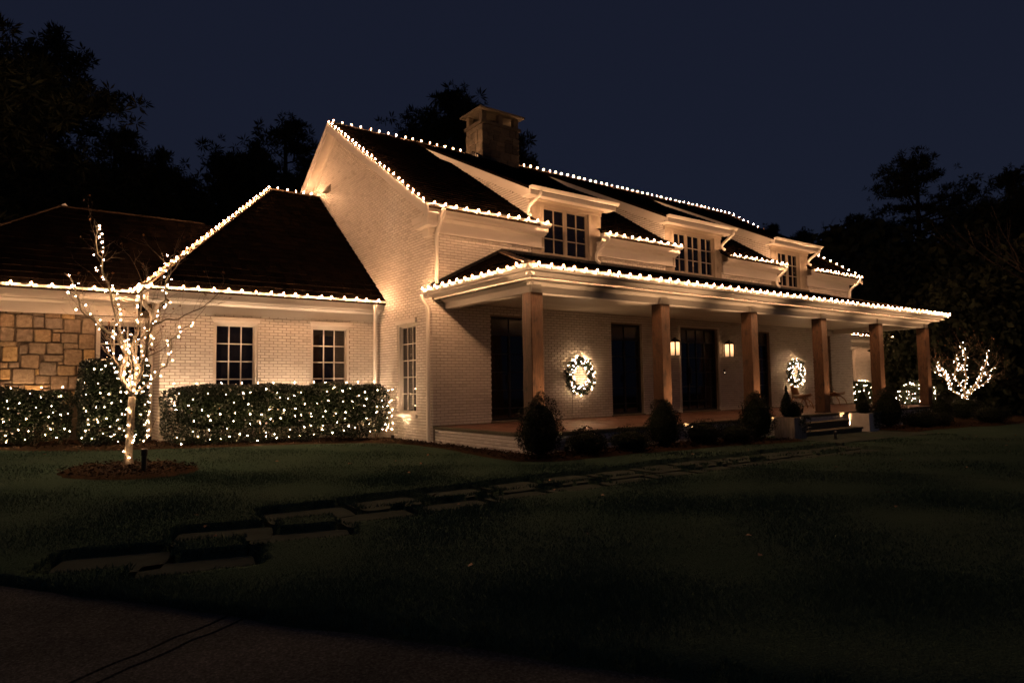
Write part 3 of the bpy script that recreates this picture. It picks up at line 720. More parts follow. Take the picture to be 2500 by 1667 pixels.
# right wing mirrored at the far end
RWX = 28.2
mb = MB(); wall_boxes(mb, (LX, 2.85, 0), (1, 0, 0), (0, -1, 0), RWX-LX, -.5, 3.2, [(5.1, 6.1, *WIN_Z)]); mb.box(RWX-.2, RWX, 3.07, 9, -.5, 3.2)
mb.box(LX-.02, LX+.02, .23, 2.85, -.4, 5.2)
rw = mb.build('wing_wall', 'brick_joint', H)
mb = MB()
for (O, U, N, r, wl) in brick_field(rw, (LX, 2.85, 0), (1, 0, 0), (0, -1, 0), RWX-LX, -.3, 3.19, [(5.1, 6.1, *WIN_Z)]): mb.add(brick_verts(O, U, N, r), BF)
o = mb.build('bricks', 'painted_brick', rw); o['kind'] = 'stuff'
sash_window((LX+5.1, 2.85), (0, -1, 0), 1.0, *WIN_Z, 3, 5)
gutter((LX, 2.545, 3.58), (RWX+.3, 2.545, 3.58), (0, -1, 0)); eave_trim(LX+.02, RWX+.28, 2.55, 3.56, WYF, 3.09)
rwr = plane_roof('wing_roof', [[(LX, 2.45, 3.565), (RWX+.3, 2.45, 3.565), (RWX-3.6, 7.38, 7.5), (LX, 7.38, 7.5)], [(RWX+.3, 2.45, 3.565), (RWX+.3, 12.2, 3.565), (RWX-3.6, 7.38, 7.5)]])
# --- stone wall ----------------------------------------------------------
SWY = 3.90
mb = MB(); swin = (-6.30, -5.34)
wall_boxes(mb, (-10.0, SWY, 0), (1, 0, 0), (0, -1, 0), 4.83, -.1, 3.2, [(swin[0]+10, swin[1]+10, *WIN_Z)], .25, -.035)
mb.box(-9.965, -9.75, SWY+.25, 9.2, -.1, 3.2)
stone_wall = mb.build('stone_wall', 'stone_mortar', H)
sash_window((swin[0], SWY), (0, -1, 0), swin[1]-swin[0], *WIN_Z, 3, 5, 'window in the fieldstone wall behind the lit tree')
RZ = [(0, 250, 90, 312), (0, 322, 72, 378), (112, 262, 318, 387), (335, 275, 640, 352), (330, 358, 482, 402), (490, 362, 645, 432), (668, 286, 895, 457), (908, 290, 1110, 472), (1128, 296, 1400, 442),
 (0, 402, 214, 592), (232, 416, 478, 598), (490, 446, 648, 608), (668, 472, 922, 618), (934, 482, 1190, 678), (1208, 476, 1398, 698),
 (0, 608, 208, 797), (232, 626, 488, 803), (505, 636, 758, 808), (778, 630, 932, 672), (768, 692, 884, 803), (903, 696, 1144, 828), (1162, 712, 1394, 914),
 (0, 808, 242, 868), (28, 878, 264, 1098), (288, 862, 404, 983), (428, 826, 674, 988), (693, 832, 928, 988), (943, 838, 1148, 908), (936, 922, 1214, 1154), (1232, 930, 1396, 1092),
 (300, 1006, 574, 1198), (648, 1006, 924, 1094), (0, 1116, 114, 1192), (130, 1112, 284, 1188), (578, 1106, 838, 1304), (853, 1162, 1118, 1304), (1133, 1160, 1240, 1304), (858, 1100, 924, 1142),
 (0, 1216, 152, 1364), (173, 1206, 510, 1428), (523, 1312, 733, 1428), (743, 1316, 1010, 1504), (1013, 1326, 1144, 1498), (520, 1212, 572, 1294), (1160, 1316, 1390, 1500),
 (0, 1396, 54, 1484), (62, 1388, 165, 1420), (78, 1436, 354, 1520), (358, 1441, 624, 1524), (628, 1438, 738, 1484), (632, 1496, 730, 1540), (0, 200, 300, 244), (310, 205, 650, 262), (660, 215, 900, 270)]
def field_stone(x0, x1, z0, z1, y, N=(0, -1, 0), mat='wall_stone', parent=None, depth=.05, name='stone'):
    """one dressed stone: chamfered irregular slab"""
    w, h = x1-x0, z1-z0; c_ = min(w, h)*.085; P = []
    def ring(ins, n_):
        q = []
        for (px, pz) in ((c_, 0), (w-c_, 0), (w, c_), (w, h-c_), (w-c_, h), (c_, h), (0, h-c_), (0, c_)):
            cx, cz = w/2, h/2; dx, dz = px-cx, pz-cz; k_ = 1-ins/max(min(w, h)/2, .01)
            q.append((x0+cx+dx*k_+jx[len(q)]*.5, z0+cz+dz*k_+jz[len(q)]*.5, n_))
        return q
    jx = [rnd.uniform(-.012, .012) for _ in range(8)]; jz = [rnd.uniform(-.012, .012) for _ in range(8)]
    tl = rnd.uniform(-.01, .012)
    pts = ring(-.004, -.04)+ring(.0, tl-.010)+ring(.013, tl+.003)
    ctr = (x0+w/2+rnd.uniform(-.1, .1)*w, z0+h/2+rnd.uniform(-.1, .1)*h, tl+.007)
    mb = MB(); V = []
    for (a, z, n_) in pts+[ctr]:
        if N[1]: V.append((a, y+N[1]*n_, z))
        else: V.append((y+N[0]*n_, a, z))
    F = []
    for k_ in range(2):
        for j in range(8): F.append((k_*8+j, k_*8+(j+1) % 8, (k_+1)*8+(j+1) % 8, (k_+1)*8+j))
    for j in range(8): F.append((16+j, 16+(j+1) % 8, 24))
    mb.add(V, F); return mb.build(name, mat, parent)
for (a, b, c_, d) in RZ:
    p = at(a/6.03, 700+d/6.03, 'y', SWY); q = at(c_/6.03, 700+b/6.03, 'y', SWY)
    if p[0] > swin[0]-.04: continue
    field_stone(p[0]+.004, min(q[0]-.004, swin[0]-.01), p[2]+.004, min(q[2]-.004, 3.12), SWY, parent=stone_wall)
def ashlar(x0, x1, z0, z1, cb, hs=(.14, .2, .24, .28, .3)):
    z = z0
    while z < z1-.05:
        h = min(rnd.choice(hs), z1-z); x = x0
        while x < x1-.04:
            w = min(rnd.uniform(.2, .46), x1-x)
            if x1-x-w < .12: w = x1-x
            if h > .22 and rnd.random() < .25:
                k_ = rnd.uniform(.4, .6); cb(x, x+w, z, z+h*k_); cb(x, x+w, z+h*k_, z+h)
            else: cb(x, x+w, z, z+h)
            x += w
        z += h
left_lim = at(0, 800, 'y', SWY)[0]
low = at(100, 700+1524/6.03, 'y', SWY)[2]
cbs = lambda a, b, c_, d: field_stone(a+.012, b-.012, c_+.010, d-.010, SWY, parent=stone_wall)
ashlar(-9.95, left_lim-.02, -.05, 3.1, cbs); ashlar(left_lim-.02, swin[0]-.01, -.05, low-.02, cbs); ashlar(swin[1]+.01, WX0-.03, -.05, 3.1, cbs); ashlar(swin[0], swin[1], -.05, .62, cbs)

# --- dormers -------------------------------------------------------------
for k, (x0, x1, w0, w1, nc) in enumerate(DORM):
    mb = MB(); xa, xb = x0-.33, x1+.26; yg = -.42
    dz = lambda y: 6.36+DRS*(y-yg)
    mb.prism([(xa, yg, 6.36), (xb, yg, 6.36), (xb, 5.72, dz(5.72)), (xa, 5.72, dz(5.72))], (0, 0, -.06))
    d = mb.build('dormer', 'shake', H)
    shakes(d, shake_rows((xa, yg, 6.36), (1, 0, 0), np.array([0, 1, DRS])/math.hypot(1, DRS), xb-xa, 6.14*math.hypot(1, DRS), .22, .12, .26, lambda u, s_: True))
    # face: casing and brick piers
    for a, b, e0_, e1_ in ((x0, w0-.09, x0, w0), (w1+.09, x1, w1, x1)):
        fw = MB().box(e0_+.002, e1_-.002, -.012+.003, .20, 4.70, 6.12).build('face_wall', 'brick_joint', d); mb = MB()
        if b-a > .08:
            for (O, U, N, r, wl) in brick_field(fw, (a, -.006, 0), (1, 0, 0), (0, -1, 0), b-a, 5.34, 6.10, []): mb.add(brick_verts(O, U, N, r), BF)
            for (O, U, N, r, wl) in brick_field(fw, (a, -.006, 0), (1, 0, 0), (0, -1, 0), b-a, 4.74, 4.96, []): mb.add(brick_verts(O, U, N, r), BF)
        if mb.v: o = mb.build('bricks', 'painted_brick', fw); o['kind'] = 'stuff'
    mb = MB(); mb.box(w0-.085, w0-.003, -.035, .0, 4.75, 6.10); mb.box(w1+.001, w1+.085, -.035, .0, 4.75, 6.10); mb.box(w0-.10, w1+.10, -.05, .02, 4.70, 4.765)
    mb.box(x0-.01, x1+.01, -.032, .05, 6.082, 6.25); mb.extr([(0, 0), (.07, .04), (.10, .04), (.10, .07), (0, .07)], (x0-.02, -.03, 6.16), (x1+.02, -.03, 6.16), (0, -1, 0))
    mb.build('window_surround', 'taupe_trim', d)
    mb = MB(); mb.box(xa+.02, xb-.02, -.385, -.355, 6.20, 6.36); mb.box(xa+.02, xb-.02, -.353, .0, 6.215, 6.24)
    for xs in (xa+.02, xb-.045): mb.prism([(xs, -.352, 6.38-.16), (xs, 5.6, dz(5.6)-.22), (xs, 5.6, dz(5.6)-.065), (xs, -.352, dz(-.352)-.065)], (.025, 0, 0))
    mb.build('fascia', 'white_trim', d)
    # cheeks: triangular side walls of brick under a board
    for xs, nx in ((x0, -1), (x1, 1)):
        mb = MB(); mb.prism([(xs, .20, roof_z(.2)-.15), (xs, 5.5, roof_z(5.5)-.15), (xs, 5.5, dz(5.5)-.07), (xs, .20, dz(.2)-.07)], (-nx*.12, 0, 0))
        mb.box(xs+.004, xs+.12, .002, .198, 5.2, 6.2) if nx == -1 else mb.box(xs-.12, xs-.004, .002, .198, 5.2, 6.2)
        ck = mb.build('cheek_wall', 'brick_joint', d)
        mb = MB()
        for (O, U, N, r, wl) in brick_field(ck, (xs+nx*.008, 0, 0), (0, 1, 0), (nx, 0, 0), 5.5, 5.34, 9.2, [], lambda u, z: roof_z(u)-.05 < z < dz(u)-.34): mb.add(brick_verts(O, U, N, r), BF)
        if mb.v: o = mb.build('bricks', 'painted_brick', ck); o['kind'] = 'stuff'
        mb = MB(); mb.prism([(xs+nx*.012, .0, dz(0)-.36), (xs+nx*.012, 5.4, dz(5.4)-.36), (xs+nx*.012, 5.4, dz(5.4)-.068), (xs+nx*.012, .0, dz(0)-.068)], (nx*.022, 0, 0))
        so_ = np.array([nx*.03, 0, 0]); ex = (xa+.045 if nx < 0 else xb-.046)
        mb.prism([(xs+nx*.036, -.35, dz(-.35)-.16), (ex, -.35, dz(-.35)-.16), (ex, 5.4, dz(5.4)-.16), (xs+nx*.036, 5.4, dz(5.4)-.16)], (0, 0, .025))
        mb.build('cheek_board', 'white_trim', d)
    gutter((xa-.02, -.387, 6.40), (xb+.02, -.387, 6.40), (0, -1, 0))
# downspouts
y1 = -.06
spout([(.10, -.385, 5.44), (.10, -.385, 5.36), (.09, y1, 4.93), (.09, y1, 3.75)], .05)
spout([(2.93, -.45, 6.32), (2.93, -.45, 6.22), (2.80, -.10, 5.98), (2.80, -.06, 5.80), (2.80, -.16, 5.72)])
spout([(5.36, -.385, 5.44), (5.36, -.385, 5.34), (5.19, -.07, 5.02), (5.19, -.07, 4.80), (5.19, -.2, 4.72)])
spout([(11.02, -.45, 6.32), (11.02, -.45, 6.22), (10.98, -.06, 5.95), (10.98, .02, 5.84), (11.02, -.1, 5.74)])
spout([(14.18, -.385, 5.44), (14.18, -.385, 5.34), (14.02, -.07, 5.02), (14.02, -.07, 4.82), (14.02, -.2, 4.72)])
spout([(16.34, -.45, 6.32), (16.34, -.45, 6.22), (16.28, -.06, 5.95), (16.28, .02, 5.84), (16.32, -.1, 5.74)])
spout([(19.45, -.385, 5.44), (19.45, -.385, 5.34), (19.2, -.07, 5.0), (19.2, -.07, 4.1)], .05)
spout([(-.225, .13, 3.50), (-.225, .13, 3.42), (-.07, .09, 3.22), (-.07, .09, -.02), (-.16, .07, -.03)], .05)
spout([(-.30, 2.41, 3.50), (-.30, 2.41, 3.40), (-.16, WYF-.08, 3.16), (-.16, WYF-.08, .1)], .048)
spout([(wex+.02, 3.45, 3.50), (wex+.02, 3.45, 3.4), (WX0-.07, 3.6, 3.15), (WX0-.07, 3.6, 1.3), (WX0-.07, 3.6, .2)], .048)
# gable vent hood
mb = MB(); p = at(803, 461, 'x', 0); mb.add([(0, p[1]-.16, p[2]-.12), (0, p[1]+.16, p[2]-.12), (0, p[1]+.16, p[2]+.12), (0, p[1]-.16, p[2]+.12), (-.16, p[1]-.16, p[2]-.12), (-.16, p[1]+.16, p[2]-.12)],
    [(0, 1, 5, 4), (2, 3, 4, 5), (0, 4, 3), (1, 2, 5)]); mb.build('vent_hood', 'planter_weathered', H)

# --- porch ---------------------------------------------------------------
CX = [.296, 4.038, 7.476, 10.914, 14.353, 17.791]; CY, CW, CZ = -3.329, .30, 3.173
mb = MB(); ny = 26
floor = MB()
floor.box(PX0+.03, PX1-.03, PYF+.09, -.232, ZF-.068, ZF-.012).build('porch_floor', 'floor_edge', H)
pf = [o for o in H.children if o.name.startswith('porch_floor')][0]
yy = PYF+.10; row = 0; mb = MB()
while yy < -.02:                                                      # brick-on-flat porch paving (narrow rows seen edge on)
    x = PX0+.06-(.1 if row % 2 else 0)
    while x < PX1-.1:
        a, b = max(x, PX0+.06)+.003, min(x+.40, PX1-.06)-.003
        if b > a+.05: mb.box(a, b, yy+.003, min(yy+.197, -.012), ZF-.02, ZF+rnd.uniform(-.002, .002))
        x += .40
    yy += .2; row += 1
o = mb.build('paving', 'porch_floor', pf); o['kind'] = 'stuff'
edge = MB(); x = PX0-.03
while x < PX1: edge.box(x+.003, x+.097, PYF-.03, PYF+.095, ZF-.055, ZF+.004); x += .10
yy = PYF+.10
while yy < -.03: edge.box(PX0-.03, PX0+.055, yy+.003, yy+.097, ZF-.055, ZF+.004); yy += .10
yy = PYF+.10
while yy < -.23: edge.box(PX1-.055, PX1+.03, yy+.003, yy+.097, ZF-.055, ZF+.004); yy += .10
o = edge.build('rowlock_edge', 'floor_edge', pf); o['kind'] = 'stuff'
for i, x in enumerate(CX):
    mb = MB(); c_ = .014                                              # chamfered timber, slightly bowed edges
    prof = [(c_, 0), (CW-c_, 0), (CW, c_), (CW, CW-c_), (CW-c_, CW), (c_, CW), (0, CW-c_), (0, c_)]
    zs = [ZF+.02]+[ZF+.02+(CZ-ZF-.02)*j/9 for j in range(1, 10)]; P = []
    for z in zs:
        ja, jb = rnd.uniform(-.004, .004), rnd.uniform(-.004, .004)
        for (a, b) in prof: P.append((x+a+ja, CY+b+jb, z))
    F = [(k_*8+j, k_*8+(j+1) % 8, (k_+1)*8+(j+1) % 8, (k_+1)*8+j) for k_ in range(9) for j in range(8)]+[tuple(range(72, 80))]
    mb.add(P, F); o = mb.build('porch_column', 'timber', H)
    mb = MB(); mb.box(x-.012, x+CW+.012, CY-.012, CY+CW+.012, ZF+.003, ZF+.03); mb.build('base_plate', 'black_metal', o)
    mb = MB(); mb.box(x+.04, x+CW-.04, CY+.015, CY+.05, CZ+.002, CZ+.20); mb.build('beam_block', 'white_trim', o)
BX0, BX1 = CX[0]+.03, CX[-1]+CW-.03
mb = MB(); mb.box(BX0, BX1, CY+.05, CY+CW-.04, CZ+.003, 3.44); mb.box(BX0, BX0+.2, CY+CW-.038, -.03, CZ+.003, 3.44); mb.box(BX1-.2, BX1, CY+CW-.038, -.03, CZ+.003, 3.44)
mb.extr([(0, 0), (.09, .055), (.12, .055), (.12, .075), (0, .075)], (BX0-.1, CY+.048, 3.31), (BX1+.1, CY+.048, 3.31), (0, -1, 0))
mb.extr([(0, 0), (.09, .055), (.12, .055), (.12, .075), (0, .075)], (BX0-.002, CY-.05, 3.31), (BX0-.002, -.03, 3.31), (-1, 0, 0))
mb.build('porch_beam', 'white_trim', H)
FE = PE+.075; FL, FR = PXL+.06, PXR-.06; mb = MB()
SB = .125
mb.box(FL+SB+.035, FR-SB-.035, FE+SB+.035, CY+.04, 3.40, 3.425); mb.box(FL+SB+.035, BX0-.01, CY+.042, .0-.012, 3.40, 3.425); mb.box(BX1+.01, FR-SB-.035, CY+.042, -.012, 3.40, 3.425)
mb.box(FL+SB, FR-SB, FE+SB, FE+SB+.033, 3.375, 3.56); mb.box(FL+SB, FL+SB+.033, FE+SB+.034, .12, 3.375, 3.56); mb.box(FR-SB-.033, FR-SB, FE+SB+.034, -.012, 3.375, 3.56)
CRP = [(0, .0), (.03, .0), (.06, .03), (.10, .055), (SB-.003, .06), (SB-.003, .16), (0, .16)]
mb.extr(CRP, (FL+.004, FE+SB, 3.425), (FR-.004, FE+SB, 3.425), (0, -1, 0)); mb.extr(CRP, (FL+SB, FE+.006, 3.423), (FL+SB, .12, 3.423), (-1, 0, 0)); mb.extr(CRP, (FR-SB, FE+.006, 3.423), (FR-SB, -.012, 3.423), (1, 0, 0))
mb.box(FL+SB-.012, FR-SB+.012, FE+SB-.014, FE+SB-.001, 3.375, 3.40); mb.box(FL+SB-.014, FL+SB-.001, FE+SB, .12, 3.375, 3.40)
mb.build('porch_fascia', 'white_trim', H)
ceil = MB(); yy = CY+CW-.03; 
while yy < -.02: ceil.box(BX0+.205, BX1-.205, yy+.004, min(yy+.136, -.012), 3.345, 3.365); yy += .14
ceil.box(BX0+.2, BX1-.2, CY+CW-.035, -.013, 3.368, 3.39)
o = ceil.build('porch_ceiling', 'ceiling_board', H)
gutter((FL-.125, FE-.003, 3.60), (FR+.125, FE-.003, 3.60), (0, -1, 0)); gutter((FL-.003, FE-.12, 3.602), (FL-.003, .20, 3.602), (-1, 0, 0))
gutter((FR+.003, FE-.12, 3.602), (FR+.003, -.02, 3.602), (1, 0, 0))
# steps
zg = gz(9.6, -4.3); rise = (ZF-zg)/3; SX0, SX1 = 7.95, 11.12
for k in range(1, 3):
    zt = ZF-k*rise; yf = PYF-.04-.34*k
    mb = MB(); mb.box(SX0, SX1-(.0 if k == 2 else .0), yf, PYF-.032, zt-.05, zt); s_ = mb.build('step', 'floor_edge', H)
    mb = MB(); mb.box(SX0+.03, SX1-.03, yf+.03, PYF-.034, zg-.15, zt-.052); mb.build('riser', 'floor_edge', s_)
# --- chimney -------------------------------------------------------------
cx0, cx1, cy0, cy1 = 5.01, 6.62, 5.30, 6.35; ct = 10.60
mb = MB(); mb.box(cx0+.03, cx1-.03, cy0+.03, cy1-.03, 8.9, ct); chim = mb.build('chimney', 'stone_mortar', H)
def cst(a, b, c_, d): field_stone(a+.008, b-.008, c_+.008, d-.008, cy0, (0, -1, 0), 'chimney_stone', chim)
def csl(a, b, c_, d): field_stone(a+.008, b-.008, c_+.008, d-.008, cx0, (-1, 0, 0), 'chimney_stone', chim)
ashlar(cx0, cx1, 9.1, ct-.10, cst, (.26, .34, .4)); ashlar(cy0, cy1, 9.2, ct-.10, csl, (.3, .38, .44))
mb = MB(); mb.box(cx0-.05, cx1+.05, cy0-.05, cy1+.05, ct-.10, ct)
for a, b in ((cx0+.02, cy0+.02), ((cx0+cx1)/2-.08, cy0+.02), (cx1-.20, cy0+.02), (cx0+.02, cy1-.2), ((cx0+cx1)/2-.08, cy1-.2), (cx1-.2, cy1-.2)): mb.box(a, a+.18, b, b+.18, ct+.002, 10.97)
mb.build('stone_posts', 'chimney_stone', chim)
mb = MB(); q = .16; mb.box(cx0-q, cx1+q, cy0-q, cy1+q, 10.972, 11.03); mb.add([(cx0-q+.03, cy0-q+.03, 11.03), (cx1+q-.03, cy0-q+.03, 11.03), (cx1+q-.03, cy1+q-.03, 11.03), (cx0-q+.03, cy1+q-.03, 11.03), (cx0+.5, (cy0+cy1)/2, 11.13), (cx1-.5, (cy0+cy1)/2, 11.13)], [(0, 1, 5, 4), (1, 2, 5), (2, 3, 4, 5), (3, 0, 4)]); mb.build('cap', 'cap_stone', chim)
mb = MB(); mb.lathe(((cx0+cx1)/2, (cy0+cy1)/2, ct), [(.28, 0), (.26, .22), (.20, .22), (.2, 0)], 10); mb.build('flue', 'black_metal', chim)
mb = MB()
for i in range(4): mb.box(cx0-.16, cx0-.003, cy0+.02+i*.13, cy0+.11+i*.13, roof_z(cy0+.06+i*.13)+.03, roof_z(cy0+.06+i*.13)+.17-.01*i)
mb.build('step_flashing', 'black_metal', chim)

# ================================================================== LIGHT STRINGS
def bulb_mesh(name, r, h, glow, shell, sock, core=.45):
    mb = MB(); n = 6
    def blob(r_, z0, h_, mi):
        b = len(mb.v)
        for (a, z) in ((r_*.6, 0), (r_, h_*.38), (r_*.7, h_*.78)):
            for k in range(n): t_ = 2*math.pi*k/n; mb.v.append((a*math.cos(t_), a*math.sin(t_), z0+z))
        mb.v.append((0, 0, z0+h_)); mb.v.append((0, 0, z0-h_*.06))
        for i in range(2):
            for k in range(n): mb.f.append((b+i*n+k, b+i*n+(k+1) % n, b+(i+1)*n+(k+1) % n, b+(i+1)*n+k)); mb.mi.append(mi)
        for k in range(n): mb.f.append((b+2*n+k, b+2*n+(k+1) % n, b+3*n)); mb.mi.append(mi); mb.f.append((b+(k+1) % n, b+k, b+3*n+1)); mb.mi.append(mi)
    blob(r*core, h*.22, h*.6, 0); blob(r, .0, h, 1)
    b = len(mb.v)
    for z in (-h*.5, -h*.07):
        for k in range(4): t_ = 2*math.pi*k/4; mb.v.append((r*.5*math.cos(t_), r*.5*math.sin(t_), z))
    for k in range(4): mb.f.append((b+k, b+(k+1) % 4, b+4+(k+1) % 4, b+4+k)); mb.mi.append(2)
    return mesh_only(mb, name, [glow, shell, sock], True)
ROOF_B = bulb_mesh('roof_bulb', .036, .074, 'roof_bulb_glow', 'bulb_halo_glass', 'cable_dark', .33)
LED_B = bulb_mesh('led_bulb', .016, .032, 'led_glow', 'led_halo_glass', 'cable_dark', .40)
WRE_B = bulb_mesh('wreath_bulb', .017, .032, 'wreath_glow', 'led_halo_glass', 'cable_dark', .42)
def resample(pts, sp, start=.0):
    pts = [np.array(p, float) for p in pts]; out = []; acc = start
    for a, b in zip(pts[:-1], pts[1:]):
        L_ = np.linalg.norm(b-a); d = (b-a)/max(L_, 1e-9)
        while acc <= L_: out.append((a+d*acc, d)); acc += sp
        acc -= L_
    return out
EV = dict(lift=-.03, tilt=.16)       # eave bulbs clipped to the outside of the gutter lip
def string(label, runs, sp=.3048, group='warm white bulb strings along the roof edges', up=(0, 0, 1), lift=.015, tilt=.28):
    p0 = runs[0][0]; root = thing('light_string', label, 'string lights', tuple(p0), group)
    for run in runs:
        cab = MB(); P = [p for p, d in resample(run, .1016)]
        cab.tube([p+np.array([rnd.uniform(-.006, .006), rnd.uniform(-.006, .006), .002+rnd.uniform(-.014, .004)]) for p in P]+[np.array(run[-1])], .005, 4)
        for p, d in resample(run, sp, sp*.5):
            q = p+np.array(up)*lift+d*rnd.uniform(-.025, .025)+np.array([rnd.uniform(-.004, .004), rnd.uniform(-.004, .004), rnd.uniform(-.004, .004)])
            inst('bulb', ROOF_B, root, q, (rnd.uniform(-tilt, tilt), rnd.uniform(-tilt, tilt), rnd.uniform(0, 6)), (rnd.uniform(.86, 1.1),)*3)
        cab.build('cable', 'cable_dark', root)
    return root
ge = -.412
RZ0 = roof_z(WY/2)+.035
string('bulbs on the main ridge between gable peak and chimney', [[(XO+.03, WY/2, RZ0), (4.72, WY/2, RZ0)]])
string('bulbs on the main ridge running away beyond the chimney', [[(6.78, WY/2, RZ0), (XR, WY/2, RZ0)]])
string('bulbs down the sloping front rake of the gable end', [[(XO-.035, WY/2-.05, RZ0-.05), (XO-.035, YE+.02, 5.55)]])
string('bulbs down the far right rake of the main roof', [[(XR+.02, WY/2-.1, RZ0-.07), (XR+.02, YE+.05, 5.56)]])
for (a, b), lb in zip(ESEG, ('bulbs on the upper gutter between gable corner and first dormer', 'bulbs on the upper gutter between first and second dormers', 'bulbs on the upper gutter between second and third dormers', 'bulbs on the upper gutter beyond the third dormer')):
    string(lb, [[(a, ge, 5.535), (b, ge, 5.535)]], **EV)
string('bulbs along the side gutter of the porch roof', [[(FL-.174, .19, 3.605), (FL-.174, FE-.13, 3.605)]], **EV)
string('long row of bulbs along the front gutter of the porch', [[(FL-.09, FE-.174, 3.605), (FR+.12, FE-.174, 3.605)]], **EV)
string('bulbs along the gutter of the brick wing', [[(wex-.02, 2.374, 3.605), (-.04, 2.374, 3.605)]], **EV)
string('bulbs up the hip and ridge of the brick wing roof', [[(wex, 2.45, 3.63), (hx, hy, hz+.05), (-.06, hy, hz+.05)]], sp=.262)
string('bulbs along the gutter of the stone wing', [[(sx0, 3.424, 3.605), (wex-.09, 3.424, 3.605)]], sp=.36, **EV)
string('few bulbs on the short return gutter of the brick wing', [[(wex-.088, 3.44, 3.606), (wex-.088, 2.5, 3.606)]], sp=.2, **EV)
string('bulbs on the far wing gutter seen beneath the porch', [[(LX+.1, 2.376, 3.585), (RWX+.25, 2.376, 3.585)]], sp=.4, **EV)

# ------------------------------------------------------------------ uplights and lanterns (uplights unseen, inferred from the glow on the walls)
def uplight(loc, aim, power, label, size=75, blend=.9, color=(1, .56, .28)):
    x, y = loc; z = gz(x, y)+.07; root = thing('uplight', label, 'garden light', (x, y, z), 'small uplights at the foot of the walls')
    MB().lathe((x, y, z), [(.0, -.02), (.012, -.02), (.012, .03), (.040, .04), (.046, .13), (.040, .13), (.036, .10)], 10).build('housing', 'black_metal', root)
    mb = MB(); mb.lathe((x, y, z+.102), [(.036, 0), (.02, .004), (0, .005)], 10); mb.build('lens', 'lens_glow', root)
    ld = bpy.data.lights.new('uplight_lamp', 'SPOT'); ld.energy = power; ld.color = color; ld.spot_size = math.radians(size); ld.spot_blend = blend; ld.shadow_soft_size = .02
    lo = bpy.data.objects.new('uplight_lamp', ld); COL.objects.link(lo); lo.parent = root; lo.location = (0, 0, .145)
    lo.rotation_euler = (Vector(aim)-Vector((x, y, z+.145))).to_track_quat('-Z', 'Y').to_euler()
    return root
for i, x in enumerate(CX):
    nm = ('corner', 'second', 'third', 'fourth', 'fifth', 'end')[i]
    uplight((x+CW+.16, PYF-.20), (x+CW*.75, CY-.05, 2.6), 430, f'small uplight at the plinth beside the {nm} porch column', 62)
uplight((-4.66, 2.46), (-4.62, 2.74, 1.7), 290, 'uplight at the wing wall beyond its first window', 66, .35, (1, .64, .38))
uplight((-2.50, 2.46), (-2.48, 2.74, 1.7), 330, 'uplight at the wing wall between its two windows', 66, .35, (1, .64, .38))
uplight((-.55, 2.42), (-.48, 2.74, 1.7), 190, 'uplight in the corner of wing and gable', 66, .35, (1, .64, .38))
uplight((-.36, 1.33), (-.02, 1.30, 1.6), 60, 'uplight under the gable window', 95, .9, (1, .64, .38))
uplight((-5.36, 2.85), (-5.25, 3.2, 2.6), 9, 'uplight at the downspout behind the tall shrub', 90)
uplight((-7.55, 3.35), (-7.5, 3.8, 2.4), 170, 'uplight before the stone wall behind the low hedge', 100)
uplight((-9.2, 3.35), (-9.2, 3.8, 2.4), 130, 'uplight before the far end of the stone wall', 100)
uplight((20.6, 2.4), (20.6, 2.84, 2.4), 30, 'uplight at the far wing wall', 95)
uplight((25.6, 2.3), (25.7, 2.84, 2.2), 130, 'uplight at the far end of the far wing', 95)
def lantern(x, z, label):
    y = -.15; root = thing('wall_lantern', label, 'lantern', (x, -.02, z), 'lanterns beside the front door'); w, d, h = .105, .095, .205
    mb = MB()
    for sx in (-1, 1):
        for sy in (-1, 1): mb.box(x+sx*w-.016, x+sx*w+.016, y+sy*d-.016, y+sy*d+.016, z-h, z+h)
    for zz in (z-h-.012, z+h-.004): mb.box(x-w-.012, x+w+.012, y-d-.012, y+d+.012, zz, zz+.016)
    mb.build('frame', 'black_metal', root)
    mb = MB(); zt = z+h+.013; mb.add([(x-w-.03, y-d-.03, zt), (x+w+.03, y-d-.03, zt), (x+w+.03, y+d+.03, zt), (x-w-.03, y+d+.03, zt), (x-.05, y-.045, zt+.09), (x+.05, y-.045, zt+.09), (x+.05, y+.045, zt+.09), (x-.05, y+.045, zt+.09)], [(0, 3, 2, 1), (4, 5, 6, 7), (0, 1, 5, 4), (1, 2, 6, 5), (2, 3, 7, 6), (3, 0, 4, 7)])
    mb.box(x-.03, x+.03, y-.03, y+.03, zt+.09, zt+.12); mb.build('cap', 'black_metal', root)
    mb = MB(); mb.box(x-.06, x+.06, -.035, -.008, z-.12, z+.16); mb.box(x-.015, x+.015, -.06, -.03, z+h-.03, z+h+.0); mb.build('back_plate', 'black_metal', root)
    for a, b in (((x-w+.01, y-d), (x+w-.01, y-d)), ((x-w+.01, y+d), (x+w-.01, y+d))):
        mb = MB(); mb.box(a[0], b[0], a[1]-.002, a[1]+.002, z-h+.006, z+h-.006); mb.build('pane', 'lantern_glow', root)
    for sx in (-1, 1):
        mb = MB(); mb.box(x+sx*w-.002, x+sx*w+.002, y-d+.01, y+d-.01, z-h+.006, z+h-.006); mb.build('pane', 'lantern_glow', root)
lantern(8.30, 2.40, 'lit black wall lantern nearer the gable, beside the front door'); lantern(10.98, 2.40, 'lit black wall lantern beyond the front door, above the doorbell')

